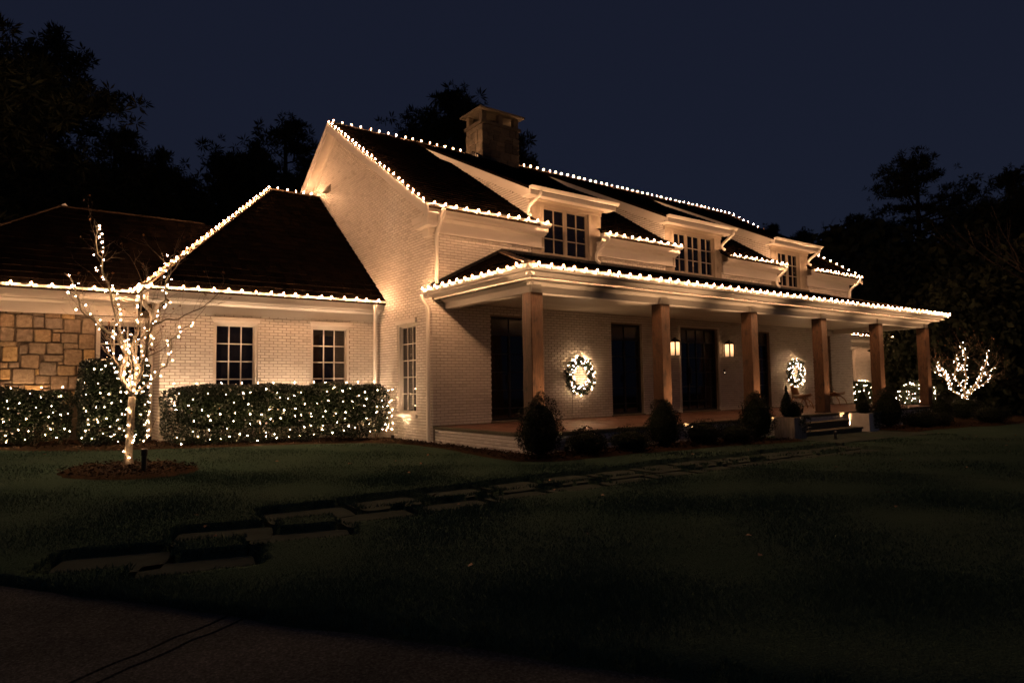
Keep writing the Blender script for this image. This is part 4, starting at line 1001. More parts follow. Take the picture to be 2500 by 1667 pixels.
# ================================================================== LEAF GEOMETRY
def leaves(C, Nrm, size, asp=.5, spread=.9):
    """diamond leaves at C facing roughly Nrm"""
    n = len(C); R_ = nr.normal(size=(n, 3)); N2 = Nrm+spread*R_; N2 /= np.linalg.norm(N2, axis=1)[:, None]+1e-9
    A = np.cross(N2, nr.normal(size=(n, 3))); A /= np.linalg.norm(A, axis=1)[:, None]+1e-9; B = np.cross(N2, A)
    L_ = (size*nr.uniform(.7, 1.3, n))[:, None]
    fold = N2*L_*.12
    V = np.stack([C-A*L_*.5, C+B*L_*asp*.5+fold, C+A*L_*.5, C-B*L_*asp*.5+fold], 1).reshape(-1, 3)
    return V, np.arange(4*n).reshape(n, 4)
def lump(P): return .5*np.sin(P[:, 0]*5.1+P[:, 2]*3)+.3*np.sin(P[:, 1]*7.3+P[:, 0]*2.2)+.35*np.sin(P[:, 2]*8.7-P[:, 0]*4.2)
def box_shell(n, c, half, pw=7, inward=.16, bump=.05):
    d = nr.uniform(-1, 1, (n, 3)); ax = nr.choice(3, n, p=np.array([half[1]*half[2], half[0]*half[2], half[0]*half[1]])/(half[1]*half[2]+half[0]*half[2]+half[0]*half[1]))
    d[np.arange(n), ax] = np.sign(nr.uniform(-1, 1, n))
    q = (np.abs(d)**pw).sum(1)**(-1/pw); d *= q[:, None]; P = d*np.array(half)
    Nn = np.sign(d)*np.abs(d)**(pw-1)/np.array(half); Nn /= np.linalg.norm(Nn, axis=1)[:, None]
    P = P+Nn*(bump*lump(P+np.array(c))-np.abs(nr.normal(0, inward*.5, n)))[:, None]
    return P+np.array(c), Nn
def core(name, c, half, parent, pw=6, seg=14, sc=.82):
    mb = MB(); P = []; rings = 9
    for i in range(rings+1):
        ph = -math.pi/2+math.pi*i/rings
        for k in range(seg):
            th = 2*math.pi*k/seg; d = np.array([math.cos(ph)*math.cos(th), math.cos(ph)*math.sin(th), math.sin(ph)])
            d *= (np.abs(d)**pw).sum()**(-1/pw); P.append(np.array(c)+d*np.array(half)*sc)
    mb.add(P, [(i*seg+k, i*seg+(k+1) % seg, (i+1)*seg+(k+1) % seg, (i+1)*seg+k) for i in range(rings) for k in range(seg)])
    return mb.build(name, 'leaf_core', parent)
def hedge(name, label, cat, x0, x1, y0, y1, z0, z1, n, size=.062, bottom=.22, stems=8):
    g0 = gz((x0+x1)/2, y0); c = ((x0+x1)/2, (y0+y1)/2, (z0+z1)/2); half = ((x1-x0)/2, (y1-y0)/2, (z1-z0)/2)
    root = thing(name, label, cat, (c[0], c[1], g0))
    P, Nn = box_shell(n, c, half); keep = (P[:, 2] > z0+bottom*.0+.14*nr.random(n)*(1+np.sin(P[:, 0]*6))) & (P[:, 2] > gzv(P[:, 0], P[:, 1])+.10)
    gaps = lump(P*1.7+3.1); keep &= ~((gaps > .78) & (P[:, 2] < z0+.45))
    P, Nn = P[keep], Nn[keep]; o = nbuild('foliage', *leaves(P, Nn, size), 'leaf', root)
    core('inner_shade', (c[0], c[1], c[2]+.14), (half[0]-.16, half[1]-.12, half[2]-.16), root, sc=.95)
    for i in range(stems):
        mb = MB()
        x = x0+(x1-x0)*(i+.5)/stems+rnd.uniform(-.1, .1); y = c[1]+rnd.uniform(-.15, .15)
        for k in range(3):
            e = (x+rnd.uniform(-.25, .25), y+rnd.uniform(-.3, .2), z0+.5); mb.tube([(x, y, gz(x, y)), ((x+e[0])/2+.02, (y+e[1])/2, z0+.15), e], [.016, .012, .006], 5)
        mb.build('stem', 'twig', root)
    return root, c, half
def led_net(label, spots, group, mesh=LED_B, cable=True):
    root = thing('light_string', label, 'string lights', tuple(spots[0][0]), group); cab = MB()
    last = None; run = []
    for k, (p, nrm) in enumerate(spots):
        q = np.array(p, float); v = Vector(nrm)+Vector((rnd.uniform(-.5, .5), rnd.uniform(-.5, .5), rnd.uniform(-.2, .6)))
        inst('bulb', mesh, root, q, v.to_track_quat('Z', 'Y').to_euler(), (rnd.choice((.6, .7, .8, .9, 1., 1.15)),)*3)
        if cable and last is not None and np.linalg.norm(q-last) < .7: run += [(q+last)/2-np.array(nrm)*.03+np.array([0, 0, -.02]), q-np.array(nrm)*.012]
        else:
            if len(run) > 1: MB().tube(run, .003, 3, cap=False).build('cable', 'cable_dark', root)
            run = [q-np.array(nrm)*.012]
        last = q-np.array(nrm)*.012
    if len(run) > 1: MB().tube(run, .003, 3, cap=False).build('cable', 'cable_dark', root)
    return root
def hedge_lights(label, c, half, rows, step, group, top=True, ends=True):
    sp = []
    for z in rows:
        x = c[0]-half[0]+.05+rnd.uniform(0, step)
        while x < c[0]+half[0]-.05:
            if rnd.random() < .86:
                zz = z+rnd.uniform(-.07, .07)+.05*math.sin(x*3+z*5); e = min(1, max(0, (abs(x-c[0])-half[0]+.25)/.25)); yf = c[1]-half[1]*(1-.25*e*e)
                sp.append(((x, yf-.03+rnd.choice((-.01, .0, .03, .07, .10)), zz), (0, -1, .1)))
            x += step*rnd.uniform(.6, 1.4)
        if ends:
            for k in range(3): sp.append(((c[0]+half[0]+.01, c[1]-half[1]*.7+k*half[1]*.55+rnd.uniform(-.05, .05), z+rnd.uniform(-.05, .05)), (1, -.3, .1)))
    if top:
        x = c[0]-half[0]+.15
        while x < c[0]+half[0]-.1: sp.append(((x, c[1]-half[1]*rnd.uniform(.5, .95), c[2]+half[2]+.015), (0, -.3, 1))); x += step*rnd.uniform(1., 2.)
    return led_net(label, sp, group)
HG = 'warm light nets over the hedges'
_, hc, hh = hedge('hedge', 'long clipped evergreen hedge under the wing windows', 'hedge', -5.28, -.36, 1.28, 2.22, .20, 1.47, 24000, stems=9)
hedge_lights('warm light net over the long hedge under the wing windows', hc, hh, (.34, .48, .68, .86, 1.06, 1.28), .26, HG)
_, tc, th_ = hedge('tall_shrub', 'tall square clipped shrub behind the lit tree trunk', 'shrub', -6.70, -5.52, 1.72, 2.62, .30, 2.02, 11000, .068, stems=4)
hedge_lights('warm light net over the tall square shrub', tc, th_, (.42, .56, .72, .9, 1.1, 1.3, 1.5, 1.7, 1.85), .17, HG, False)
_, lc, lh = hedge('hedge', 'clipped evergreen hedge against the stone wall', 'hedge', -10.0, -6.76, 2.10, 3.0, .38, 1.43, 13000, stems=7)
hedge_lights('warm light net over the hedge by the stone wall', lc, lh, (.52, .66, .82, 1.0, 1.16, 1.33), .25, HG, True, False)
_, rc, rh = hedge('hedge', 'lit clipped hedge at the far wing beyond the porch', 'hedge', 19.7, 24.3, .95, 1.85, -.05, 1.32, 9000, .075, stems=6)
hedge_lights('warm light net over the far hedge beyond the porch', rc, rh, (.25, .55, .85, 1.1), .24, HG)

def round_bush(name, label, cat, x, y, r, h, n, size=.03, mat='boxwood', cone=0., group=None, z=None, parent_root=None):
    g0 = gz(x, y)+.05 if z is None else z; root = thing(name, label, cat, (x, y, g0), group)
    d = nr.normal(size=(n, 3)); d /= np.linalg.norm(d, axis=1)[:, None]; t_ = (d[:, 2]+1)/2
    prof = np.clip(1-cone*np.maximum(0, t_-.3)/.7, .08, 1)
    P = np.stack([d[:, 0]*r*prof, d[:, 1]*r*prof, t_*h], 1); Nn = d.copy()
    P += Nn*(.085*r/.4*lump(P*2.6+np.array([x*3, y*2, x]))*np.clip(t_*1.4, .3, 1)-np.abs(nr.normal(0, .06*r/.4, n))+(nr.random(n) < .03)*nr.uniform(.02, .11, n))[:, None]
    P = P+np.array([x, y, g0+.02]); nbuild('foliage', *leaves(P, Nn, size, .55), mat, root)
    mb = MB(); mb.tube([(x, y, g0-.05), (x, y, g0+h*.25)], [.03, .02], 6); mb.build('stem', 'twig', root)
    mb = MB(); mb.lathe((x, y, g0+.02), [(.02, h*.05), (r*.55, h*.14), (r*.70, h*.4), (r*.66*(1-cone*.38), h*.66), (r*.38*(1-cone*.6), h*.80), (.01, h*.85)], 14); mb.build('inner_shade', 'leaf_core', root)
    return root
CG = 'upright evergreen bushes before the porch columns'
round_bush('upright_bush', 'upright evergreen bush at the near corner of the porch', 'bush', -.10, -4.02, .47, 1.14, 8000, .03, cone=.42, group=CG)
round_bush('upright_bush', 'upright evergreen bush before the second porch column', 'bush', 3.22, -4.02, .42, 1.02, 6500, .032, cone=.46, group=CG)
round_bush('upright_bush', 'upright evergreen bush before the third porch column', 'bush', 6.35, -4.14, .46, 1.14, 6000, .034, cone=.46, group=CG)
round_bush('upright_bush', 'upright evergreen bush before the fifth porch column', 'bush', 13.15, -4.05, .50, 1.25, 5500, .036, cone=.42, group=CG)
round_bush('upright_bush', 'upright evergreen bush before the end porch column', 'bush', 16.9, -4.05, .40, .98, 4500, .036, cone=.42, group=CG)
LG = 'low clipped mounds along the porch plinth'
for lb, x, y, r, h in (('low clipped mound next to the corner bush', .98, -4.10, .43, .46), ('low clipped mound next to the second upright bush', 2.02, -4.22, .43, .44),
    ('low clipped mound just past the second upright bush', 4.25, -4.22, .45, .52), ('low clipped mound just before the third upright bush', 5.12, -4.42, .44, .46),
    ('low clipped mound between fifth and end columns', 14.4, -4.4, .55, .52), ('low clipped mound by the end column', 15.7, -4.3, .5, .5),
    ('low dark mound at the far end of the bed', 18.5, -4.9, .60, .62), ('dark mound beneath the far lit tree', 20.9, -3.3, .7, .9)):
    round_bush('boxwood', lb, 'bush', x, y, r, h, 4200, .03 if x < 8 else .04, cone=.12, group=LG)
rb = round_bush('round_bush', 'round lit bush seen between the last porch columns', 'bush', 20.9, -1.7, .85, 1.45, 6500, .06, 'leaf', .25)
sp = []
for k in range(70):
    a = rnd.uniform(2.2, 5.6); t_ = rnd.uniform(.08, .95); rr = .86*math.sin(math.acos(1-2*t_))*(1-.25*max(0, t_-.3)/.7)+.02
    sp.append(((20.9+rr*math.cos(a), -1.7+rr*math.sin(a), gz(20.9, -1.7)+.1+1.45*t_), (math.cos(a), math.sin(a), .2)))
led_net('warm light net over the round bush between the last columns', sp, HG, cable=False)

# ================================================================== LIT BARE TREES
def lit_tree(name, label, slabel, base, D0, trunk, stems, rt, bulb_sp, extra, twig_n, dry, leafs=24):
    root = thing(name, label, 'tree', tuple(base)); X = lambda u, v, d=0.: dep(u, v, D0+d)
    tp = [np.array(base)]+[X(*p) for p in trunk]
    k_ = len(tp); MB().tube([tp[0]-np.array([0, 0, .1])]+tp, [rt*1.55]+[rt*(1.35 if i == 0 else 1.05-.12*i/k_) for i in range(k_)], 10).build('trunk', 'tree_bark', root, True)
    br = MB(); tw = MB(); lv = []; bulbs = []
    for (pts, d0, d1, r0, r1, lit) in stems:
        n = len(pts); P = [X(u, v, d0+(d1-d0)*i/(n-1)) for i, (u, v) in enumerate(pts)]
        Q = [p for p, d in resample(P, .09)]+[P[-1]]; Q = [q+np.array([rnd.uniform(-.008, .008) for _ in range(3)]) for q in Q]
        m_ = len(Q); br.tube(Q, [r0+(r1-r0)*i/m_ for i in range(m_)], 6)
        if lit:
            for j, (p, d) in enumerate(resample(P, bulb_sp, rnd.uniform(0, bulb_sp))):
                if j/len(P)/8 > lit: pass
                a = rnd.uniform(0, 6.28); w = np.array([math.cos(a), math.sin(a), rnd.uniform(-.4, .4)]); rr = r0+.022+rnd.uniform(0, .03)
                bulbs.append((p+w*rr, w))
        # twigs
        for _ in range(twig_n):
            i = rnd.randrange(m_//3, m_); s_ = Q[i]; dr = Q[min(i+1, m_-1)]-Q[max(i-2, 0)]; dr = dr/(np.linalg.norm(dr)+1e-9)
            def grow(s_, dr, L_, r, lev):
                pts_ = [s_]; q = s_.copy(); d = dr+np.array([rnd.gauss(0, .55), rnd.gauss(0, .55), rnd.gauss(.12, .4)]); d /= np.linalg.norm(d)
                for _k in range(4):
                    d = d+np.array([rnd.gauss(0, .16), rnd.gauss(0, .16), rnd.gauss(.05, .12)]); d /= np.linalg.norm(d); q = q+d*L_/4; pts_.append(q.copy())
                    if lev < 2 and rnd.random() < .55: grow(q.copy(), d, L_*.55, r*.55, lev+1)
                tw.tube(pts_, [r, r*.85, r*.7, r*.5, r*.25], 3, cap=False)
                if rnd.random() < dry: lv.append(q)
            grow(s_, dr, rnd.uniform(.25, .65)*(1 if D0 < 20 else 1.5), max(.0035, r1*.42), 0)
    br.build('branches', 'tree_bark', root, True); tw.build('twigs', 'twig', root)['kind'] = 'stuff'
    if lv: C = np.array(lv)+nr.normal(0, .03, (len(lv), 3)); nbuild('dry_leaves', *leaves(C, nr.normal(size=(len(lv), 3)), .055, .6), 'dry_leaf', root)
    for (u, v) in extra: bulbs.append((X(u, v, -rt*1.1), (-.3, -.8, .2)))
    led_net(slabel, bulbs, 'warm strings wound round bare trees', cable=True)
    return root
TB = np.array([-6.23, -1.60, gz(-6.23, -1.6)+.10]); D0 = pr(TB)[2]
stems = [([(323, 966), (308, 942), (291, 915), (297, 888), (306, 862), (292, 836), (288, 820), (261, 809), (244, 798), (225, 777), (206, 767), (194, 745), (187, 718), (177, 691), (174, 678), (157, 666)], 0, -.55, .034, .007, 1),
 ([(300, 930), (303, 900), (308, 872), (308, 852), (292, 806), (279, 758), (272, 726), (264, 691), (257, 680), (248, 662), (252, 635), (240, 621), (233, 584), (238, 576), (234, 556), (230, 535)], 0, .45, .028, .005, 1),
 ([(323, 966), (330, 934), (333, 905), (326, 870), (324, 841), (337, 809), (339, 771), (345, 747), (343, 723), (350, 700)], 0, .2, .028, .006, 1),
 ([(330, 934), (340, 900), (332, 868), (332, 838), (364, 809), (370, 787), (387, 766), (390, 742), (403, 734), (404, 707), (404, 686), (416, 670), (418, 659), (415, 627), (427, 621)], .05, -.45, .026, .006, 1),
 ([(328, 940), (348, 907), (345, 888), (358, 864), (359, 851), (364, 815)], 0, -.25, .026, .014, 1),
 ([(345, 888), (372, 796), (410, 777), (434, 781), (455, 766), (495, 750), (544, 710)], -.1, -.7, .018, .004, 0),
 ([(326, 960), (345, 950), (370, 929), (384, 915), (391, 900), (407, 894), (412, 867), (418, 859), (418, 843), (420, 829), (440, 806), (470, 790)], 0, .35, .018, .003, 1),
 ([(297, 905), (289, 894), (277, 871), (277, 859), (273, 848), (268, 829), (260, 825)], .0, .3, .014, .004, 1),
 ([(322, 955), (318, 925), (322, 895), (314, 870), (320, 845), (332, 815)], .02, -.12, .018, .006, 1)]
lit_tree('small_tree', 'bare multi-stemmed tree wound with warm bulbs before the stone wing', 'warm bulbs wound round the bare tree by the stone wing', TB, D0,
         [(314, 1110), (316, 1070), (319, 1040), (320, 1001), (323, 968)], stems, .052, .082, [(317, 1117), (307, 1065), (313, 1040), (317, 1006), (309, 1000), (299, 1010), (328, 1075), (324, 1081), (301, 1103)], 11, .12)
zc_ = lambda a, b: (2200+a/5.227, 780+b/5.227)
B2 = dep(2355, 1012, 26.)
B2 = np.array([B2[0], B2[1], gz(B2[0], B2[1])])
st2 = [([zc_(*p) for p in L_], a, b, .04, .01, 1) for L_, a, b in (
 ([(820, 1010), (780, 985), (690, 930), (640, 850), (570, 760), (500, 700), (410, 610)], 0, -.6), ([(570, 760), (580, 700), (520, 640), (450, 550)], -.3, .3),
 ([(820, 1010), (800, 880), (830, 780), (840, 740), (805, 650), (820, 480), (805, 400), (745, 290)], 0, .5), ([(800, 880), (760, 840), (680, 720), (680, 690), (720, 570), (690, 500), (730, 430)], 0, -.5),
 ([(820, 1010), (850, 975), (950, 880), (1000, 760), (1100, 680), (1190, 600)], 0, -.4), ([(830, 950), (940, 830), (1020, 740), (1040, 660), (1070, 600), (1095, 490), (1100, 390)], 0, .7),
 ([(880, 950), (950, 880), (1050, 820), (1140, 740), (1175, 700)], 0, .2), ([(640, 850), (600, 770), (540, 680), (480, 600)], -.2, -.7), ([(720, 570), (770, 620), (780, 660)], -.2, .2))]
lit_tree('small_tree', 'far bare vase-shaped tree wound with warm bulbs beyond the porch', 'warm bulbs wound round the far tree beyond the porch', B2, 26., [(2352, 1000), (2354, 985), (2357, 974)], st2, .06, .10, [], 9, .35)

# ================================================================== WREATHS
def wreath(x, z, label):
    y = -.11; R_, r = .395, .125; root = thing('wreath', label, 'wreath', (x, -.02, z), 'lit wreaths on the porch wall'); n = 3000
    a = nr.uniform(0, 2*np.pi, n); b = nr.uniform(0, 2*np.pi, n); rr = r*(1+.25*np.sin(a*9)+.15*nr.normal(size=n))*nr.uniform(.5, 1, n)
    d = np.stack([np.cos(a)*np.cos(b), -np.sin(b), np.sin(a)*np.cos(b)], 1)
    C = np.stack([x+np.cos(a)*R_, np.full(n, y), z+np.sin(a)*R_], 1)+d*rr[:, None]; C[:, 1] = np.minimum(C[:, 1], -.02)
    nbuild('foliage', *leaves(C, d, .062, .5), 'leaf', root)
    P = [(x+R_*math.cos(t_), y, z+R_*math.sin(t_)) for t_ in np.linspace(0, 2*math.pi, 25)]; MB().tube(P, .035, 6).build('ring', 'leaf_core', root)
    for k in range(64):
        a_ = 2*math.pi*(k+rnd.uniform(-.4, .4))/64; b_ = rnd.uniform(-.5, 3.6); q = r*rnd.uniform(.85, 1.12)
        p = (x+math.cos(a_)*(R_+q*math.cos(b_)), min(y-q*math.sin(b_), -.035), z+math.sin(a_)*(R_+q*math.cos(b_)))
        inst('bulb', WRE_B, root, p, (rnd.uniform(0, 6), rnd.uniform(0, 6), 0))
    MB().tube([(x-.2, -.015, z-.36), (x-.22, -.012, z-.7), (x-.25, -.015, z-1.1)], .004, 4).build('cable', 'cable_dark', root)
wreath(4.46, 1.60, 'lit leafy wreath on the wall between the first two doors'); wreath(14.95, 1.66, 'lit leafy wreath on the far wall above the chairs')

# ================================================================== PORCH FURNITURE, PLANTERS
def lounge_chair(x, y, ang, label):
    z0 = ZF+.004; root = thing('lounge_chair', label, 'chair', (x, y, z0), 'wooden lounge chairs on the porch')
    ca, sa = math.cos(ang), math.sin(ang)
    def W_(p): return (x+p[0]*ca-p[1]*sa, y+p[0]*sa+p[1]*ca, z0+p[2])
    def sheet(f, nu, nv, th, name, mat):
        top = [f(i/nu, j/nv) for i in range(nu+1) for j in range(nv+1)]; n = len(top); mb = MB()
        bot = [(p[0]-th*.2, p[1], p[2]-th) if name != 'backrest' else (p[0]-th, p[1], p[2]) for p in top]
        V = [W_(p) for p in top+bot]; F = []
        q = lambda i, j: i*(nv+1)+j
        for i in range(nu):
            for j in range(nv): F += [(q(i, j), q(i+1, j), q(i+1, j+1), q(i, j+1)), (n+q(i, j+1), n+q(i+1, j+1), n+q(i+1, j), n+q(i, j))]
        for i in range(nu): F += [(q(i, 0), n+q(i, 0), n+q(i+1, 0), q(i+1, 0)), (q(i+1, nv), n+q(i+1, nv), n+q(i, nv), q(i, nv))]
        for j in range(nv): F += [(q(0, j+1), n+q(0, j+1), n+q(0, j), q(0, j)), (q(nu, j), n+q(nu, j), n+q(nu, j+1), q(nu, j+1))]
        mb.add(V, F); return mb.build(name, mat, root, True)
    # wing-shaped seat: low in the middle, tips lifted, tapering to the sides
    sheet(lambda a, b: ((a-.5)*.52*(1-.35*abs(2*b-1)**2)+.02, (b-.5)*.86, .34+.06*a+.10*abs(2*b-1)**2.2), 6, 12, .018, 'seat', 'chair_wood')
    sheet(lambda a, b: (-.26-.05*a+.12*abs(2*b-1)**2, (b-.5)*.66*(1-.15*a*a), .46+.30*a*(1-.22*abs(2*b-1)**3)), 5, 10, .014, 'backrest', 'chair_wood')
    sheet(lambda a, b: ((a-.5)*.42+.03, (b-.5)*.52, .39+.055*a+.03*abs(2*b-1)**2+.012*math.sin(math.pi*a)), 6, 8, .05, 'cushion', 'cushion')
    sheet(lambda a, b: (-.235-.05*a+.09*abs(2*b-1)**2, (b-.5)*.46, .52+.19*a), 4, 8, .035, 'back_cushion', 'cushion').name = 'back_cushion'
    for s_ in (-1, 1):
        MB().tube([W_((.30, s_*.30, .0)), W_((.24, s_*.27, .2)), W_((.12, s_*.2, .33)), W_((-.05, s_*.08, .34))], [.016, .02, .022, .02], 6).build('leg', 'chair_wood', root, True)
    MB().tube([W_((-.40, 0, .0)), W_((-.33, 0, .2)), W_((-.27, 0, .38)), W_((-.30, 0, .62))], [.018, .024, .024, .014], 6).build('leg', 'chair_wood', root, True)
    return root
p = at(1957, 997, 'z', ZF); q = at(2040, 989, 'z', ZF)
lounge_chair(p[0], p[1], -.75, 'wooden lounge chair with curved back under the far wreath'); lounge_chair(q[0], q[1], -1.5, 'wooden lounge chair half hidden behind the fourth porch column')
cm = (np.array(p)+np.array(q))/2; tx, ty = cm[0]-.1, cm[1]+.45
root = thing('side_table', 'small round wooden table between the lounge chairs', 'table', (tx, ty, ZF+.004)); mb = MB(); mb.lathe((tx, ty, ZF), [(0, .40), (.24, .40), (.24, .425), (0, .426)], 18); mb.build('tabletop', 'chair_wood', root)
for k in range(3):
    a = k*2.09+.5; MB().tube([(tx+.06*math.cos(a), ty+.06*math.sin(a), ZF+.4), (tx+.2*math.cos(a), ty+.2*math.sin(a), ZF+.004)], .014, 6).build('leg', 'chair_wood', root)
def planter(x0, y0, s_, h, mat, label):
    z = max(gz(x0, y0), gz(x0+s_, y0))+.056; root = thing('planter', label, 'planter', (x0+s_/2, y0+s_/2, z)); t_ = .035; mb = MB()
    mb.box(x0, x0+s_, y0, y0+t_, z, z+h); mb.box(x0, x0+s_, y0+s_-t_, y0+s_, z, z+h); mb.box(x0, x0+t_, y0+t_, y0+s_-t_, z, z+h); mb.box(x0+s_-t_, x0+s_, y0+t_, y0+s_-t_, z, z+h); mb.build('box', mat, root)
    MB().box(x0+t_, x0+s_-t_, y0+t_, y0+s_-t_, z+.05, z+h-.05).build('soil', 'mulch', root); return root, z+h-.06
_, zt = planter(11.38, -4.32, .56, .50, 'planter_white', 'square white planter beyond the porch steps')
round_bush('round_shrub', 'round clipped shrub in the white planter', 'shrub', 11.55, -4.1, .22, .42, 2200, .03, z=zt); round_bush('cone_shrub', 'dark cone shrub in the white planter', 'shrub', 11.72, -4.0, .20, .75, 2600, .03, cone=.8, z=zt)
C = []; 
for k in range(420):
    a = rnd.random(); C.append((11.60+.36*rnd.random(), -4.33-.05*rnd.random(), zt-.45*rnd.random()**1.6+.10))
iv = thing('trailing_ivy', 'trailing ivy hanging over the white planter', 'plant', (11.8, -4.33, zt)); nbuild('foliage', *leaves(np.array(C), np.tile([0, -1., .2], (len(C), 1)), .05, .7, .6), 'leaf', iv)
_, zt = planter(7.12, -4.62, .52, .52, 'planter_weathered', 'weathered square planter before the porch steps')
round_bush('cone_shrub', 'narrow cone shrub in the weathered planter', 'shrub', 7.25, -4.36, .17, .78, 2600, .028, cone=.85, z=zt); round_bush('round_shrub', 'round dark shrub in the weathered planter', 'shrub', 7.48, -4.40, .21, .42, 2200, .03, z=zt)
C = [(7.3+.5*rnd.random(), -4.64-.05*rnd.random(), zt+.05-.35*rnd.random()**1.5) for k in range(160)]
iv = thing('trailing_ivy', 'trailing ivy on the weathered planter', 'plant', (7.5, -4.63, zt)); nbuild('foliage', *leaves(np.array(C), np.tile([0, -1., .2], (len(C), 1)), .045, .7, .6), 'leaf', iv)
# black bollard by the tree, small path light by the planter
def bollard(x, y, h, r, label, cat='garden light'):
    z = gz(x, y)+.06; root = thing('path_light', label, cat, (x, y, z)); MB().lathe((x, y, z), [(r*.8, -.05), (r*.8, h*.72), (r, h*.74), (r, h), (r*.7, h+.012), (0, h+.014)], 14).build('post', 'dark_plastic', root)
    MB().lathe((x, y, z), [(r*1.25, -.02), (r*1.25, .012), (r*.8, .016)], 14).build('base', 'dark_plastic', root)
q = np.array([-6.12, -2.38]); bollard(q[0], q[1], .33, .045, 'short black garden light post by the lit tree'); bollard(8.15, -5.05, .16, .04, 'tiny dark path light beside the weathered planter')

# ================================================================== BEDS, CHIPS, LEAVES, GRASS
def bed(label, pairs, bumpy=.02):
    nu = 8; P = []; rows = []
    for (f0, b0), (f1, b1) in zip(pairs[:-1], pairs[1:]):
        L_ = max(1, int(math.dist(f0, f1)/.25))
        for i in range(L_): t_ = i/L_; rows.append((tuple(f0[k]+(f1[k]-f0[k])*t_ for k in (0, 1)), tuple(b0[k]+(b1[k]-b0[k])*t_ for k in (0, 1))))
    rows.append(pairs[-1])
    for (f, b) in rows:
        for j in range(nu+1):
            t_ = j/nu; x, y = f[0]+(b[0]-f[0])*t_, f[1]+(b[1]-f[1])*t_
            if j == 0: x += rnd.uniform(-.03, .03); y += rnd.uniform(-.03, .03)
            P.append((x, y, gz(x, y)+(.03 if j == 0 else .085+rnd.uniform(-bumpy, bumpy))))
    F = [(i*(nu+1)+j, (i+1)*(nu+1)+j, (i+1)*(nu+1)+j+1, i*(nu+1)+j+1) for i in range(len(rows)-1) for j in range(nu)]
    o = nbuild('mulch_bed', np.array(P), np.array(F), 'mulch', None, True); tag(o, label, kind='structure'); return rows
bedpairs = [((-10.5, 2.0), (-10.5, 4)), ((-7.88, 1.9), (-7.88, 4)), ((-6.4, 1.0), (-6.4, 4)), ((-5.6, .85), (-5.1, 3.2)), ((-4.63, .95), (-4.63, 3)), ((-2.96, 1.10), (-2.96, 3)), ((-1.2, 1.15), (-1.04, 3)), ((-.62, .75), (.1, 2.0)), ((-.52, .0), (.1, .8)), ((-.56, -1.75), (.1, -1.5)), ((-.70, -3.1), (.12, -2.9)), ((-.74, -4.2), (.14, -3.4)), ((-.1, -4.58), (.3, -3.4)), ((2.63, -4.62), (2.63, -3.4)), ((4.73, -4.82), (4.73, -3.4)), ((6.95, -5.0), (6.95, -3.4))]
br_ = bed('dark mulch bed along the wing and porch', bedpairs)
br2 = bed('dark mulch bed beyond the porch steps', [((12.1, -5.2), (12.1, -3.4)), ((14, -5.15), (14, -3.4)), ((17, -5.3), (17, -3.4)), ((19.5, -5.6), (18.3, -3.0)), ((23, -5.2), (23, 2.9)), ((27, -3.8), (27, 2.9))])
ring = []; cxr, cyr = -6.26, -2.05
for k in range(37): a = -2*math.pi*k/36; ring.append(((cxr+.93*math.cos(a), cyr+.90*math.sin(a)), (cxr+.02*math.cos(a), cyr+.02*math.sin(a))))
br3 = bed('round mulch ring about the lit tree', ring)
C = []
for rows, n in ((br_, 5200), (br2, 1400), (br3, 1100)):
    for k in range(n):
        i = rnd.randrange(len(rows)-1); t_ = rnd.random()*.92+.03; s_ = rnd.random(); f = [rows[i][0][j]*(1-s_)+rows[i+1][0][j]*s_ for j in (0, 1)]; b = [rows[i][1][j]*(1-s_)+rows[i+1][1][j]*s_ for j in (0, 1)]
        x, y = f[0]+(b[0]-f[0])*t_, f[1]+(b[1]-f[1])*t_; C.append((x, y, gz(x, y)+.095+rnd.uniform(-.01, .02)))
V_, F_ = leaves(np.array(C), np.tile([0, 0, 1.], (len(C), 1)), .06, .42, .5); o = nbuild('wood_chips', V_, F_, 'chip'); tag(o, 'wood chips and leaf litter strewn over the mulch beds', kind='stuff')
C = []
while len(C) < 70:
    x, y = rnd.uniform(-9, 14), rnd.uniform(-11, 1.2)
    if drive_d(x, y) > 0 or (y > .4 and x > -5.5) or (x > -.6 and y > -4.7): continue
    C.append((x, y, gz(x, y)+.085))
V_, F_ = leaves(np.array(C), np.tile([0, 0, 1.], (len(C), 1)), .055, .6, .35); o = nbuild('fallen_leaves', V_, F_, 'dry_leaf'); tag(o, 'brown leaves fallen here and there on the lawn', kind='stuff')
# grass blades
def blades(n, sampler, h, w):
    X, Y = sampler(n); ok = ~stone_in(X, Y, .015) & (drive_d(X, Y) < -.0)
    ok &= ~((X > -.75) & (X < 7) & (Y > -4.7)) & ~(((X-cxr)/.93)**2+((Y-cyr)/.9)**2 < 1) & ~((Y > .85+.04*np.maximum(0, -5-X)*8) & (X > -7.9)) & ~((X > 7.1) & (X < 12.1) & (Y > -5.75)) & ~((X > 12) & (Y > -5.2)) & ~((X > -.6) & (Y > -4.2)) & ~((X <= -7.8) & (Y > 1.9))
    X, Y = X[ok], Y[ok]; n = len(X); a = nr.uniform(0, 2*np.pi, n); hh_ = h*nr.uniform(.55, 1.25, n)*(1+.35*np.sin(X*2.3)*np.sin(Y*2.9)); ww = w*nr.uniform(.7, 1.3, n)
    Z = gzv(X, Y)+.03; lean = nr.normal(0, .45, (n, 2))*hh_[:, None]
    V = np.stack([np.stack([X-np.cos(a)*ww, Y-np.sin(a)*ww, Z], 1), np.stack([X+np.cos(a)*ww, Y+np.sin(a)*ww, Z], 1), np.stack([X+lean[:, 0], Y+lean[:, 1], Z+hh_], 1)], 1).reshape(-1, 3)
    return V, np.arange(3*n).reshape(n, 3)
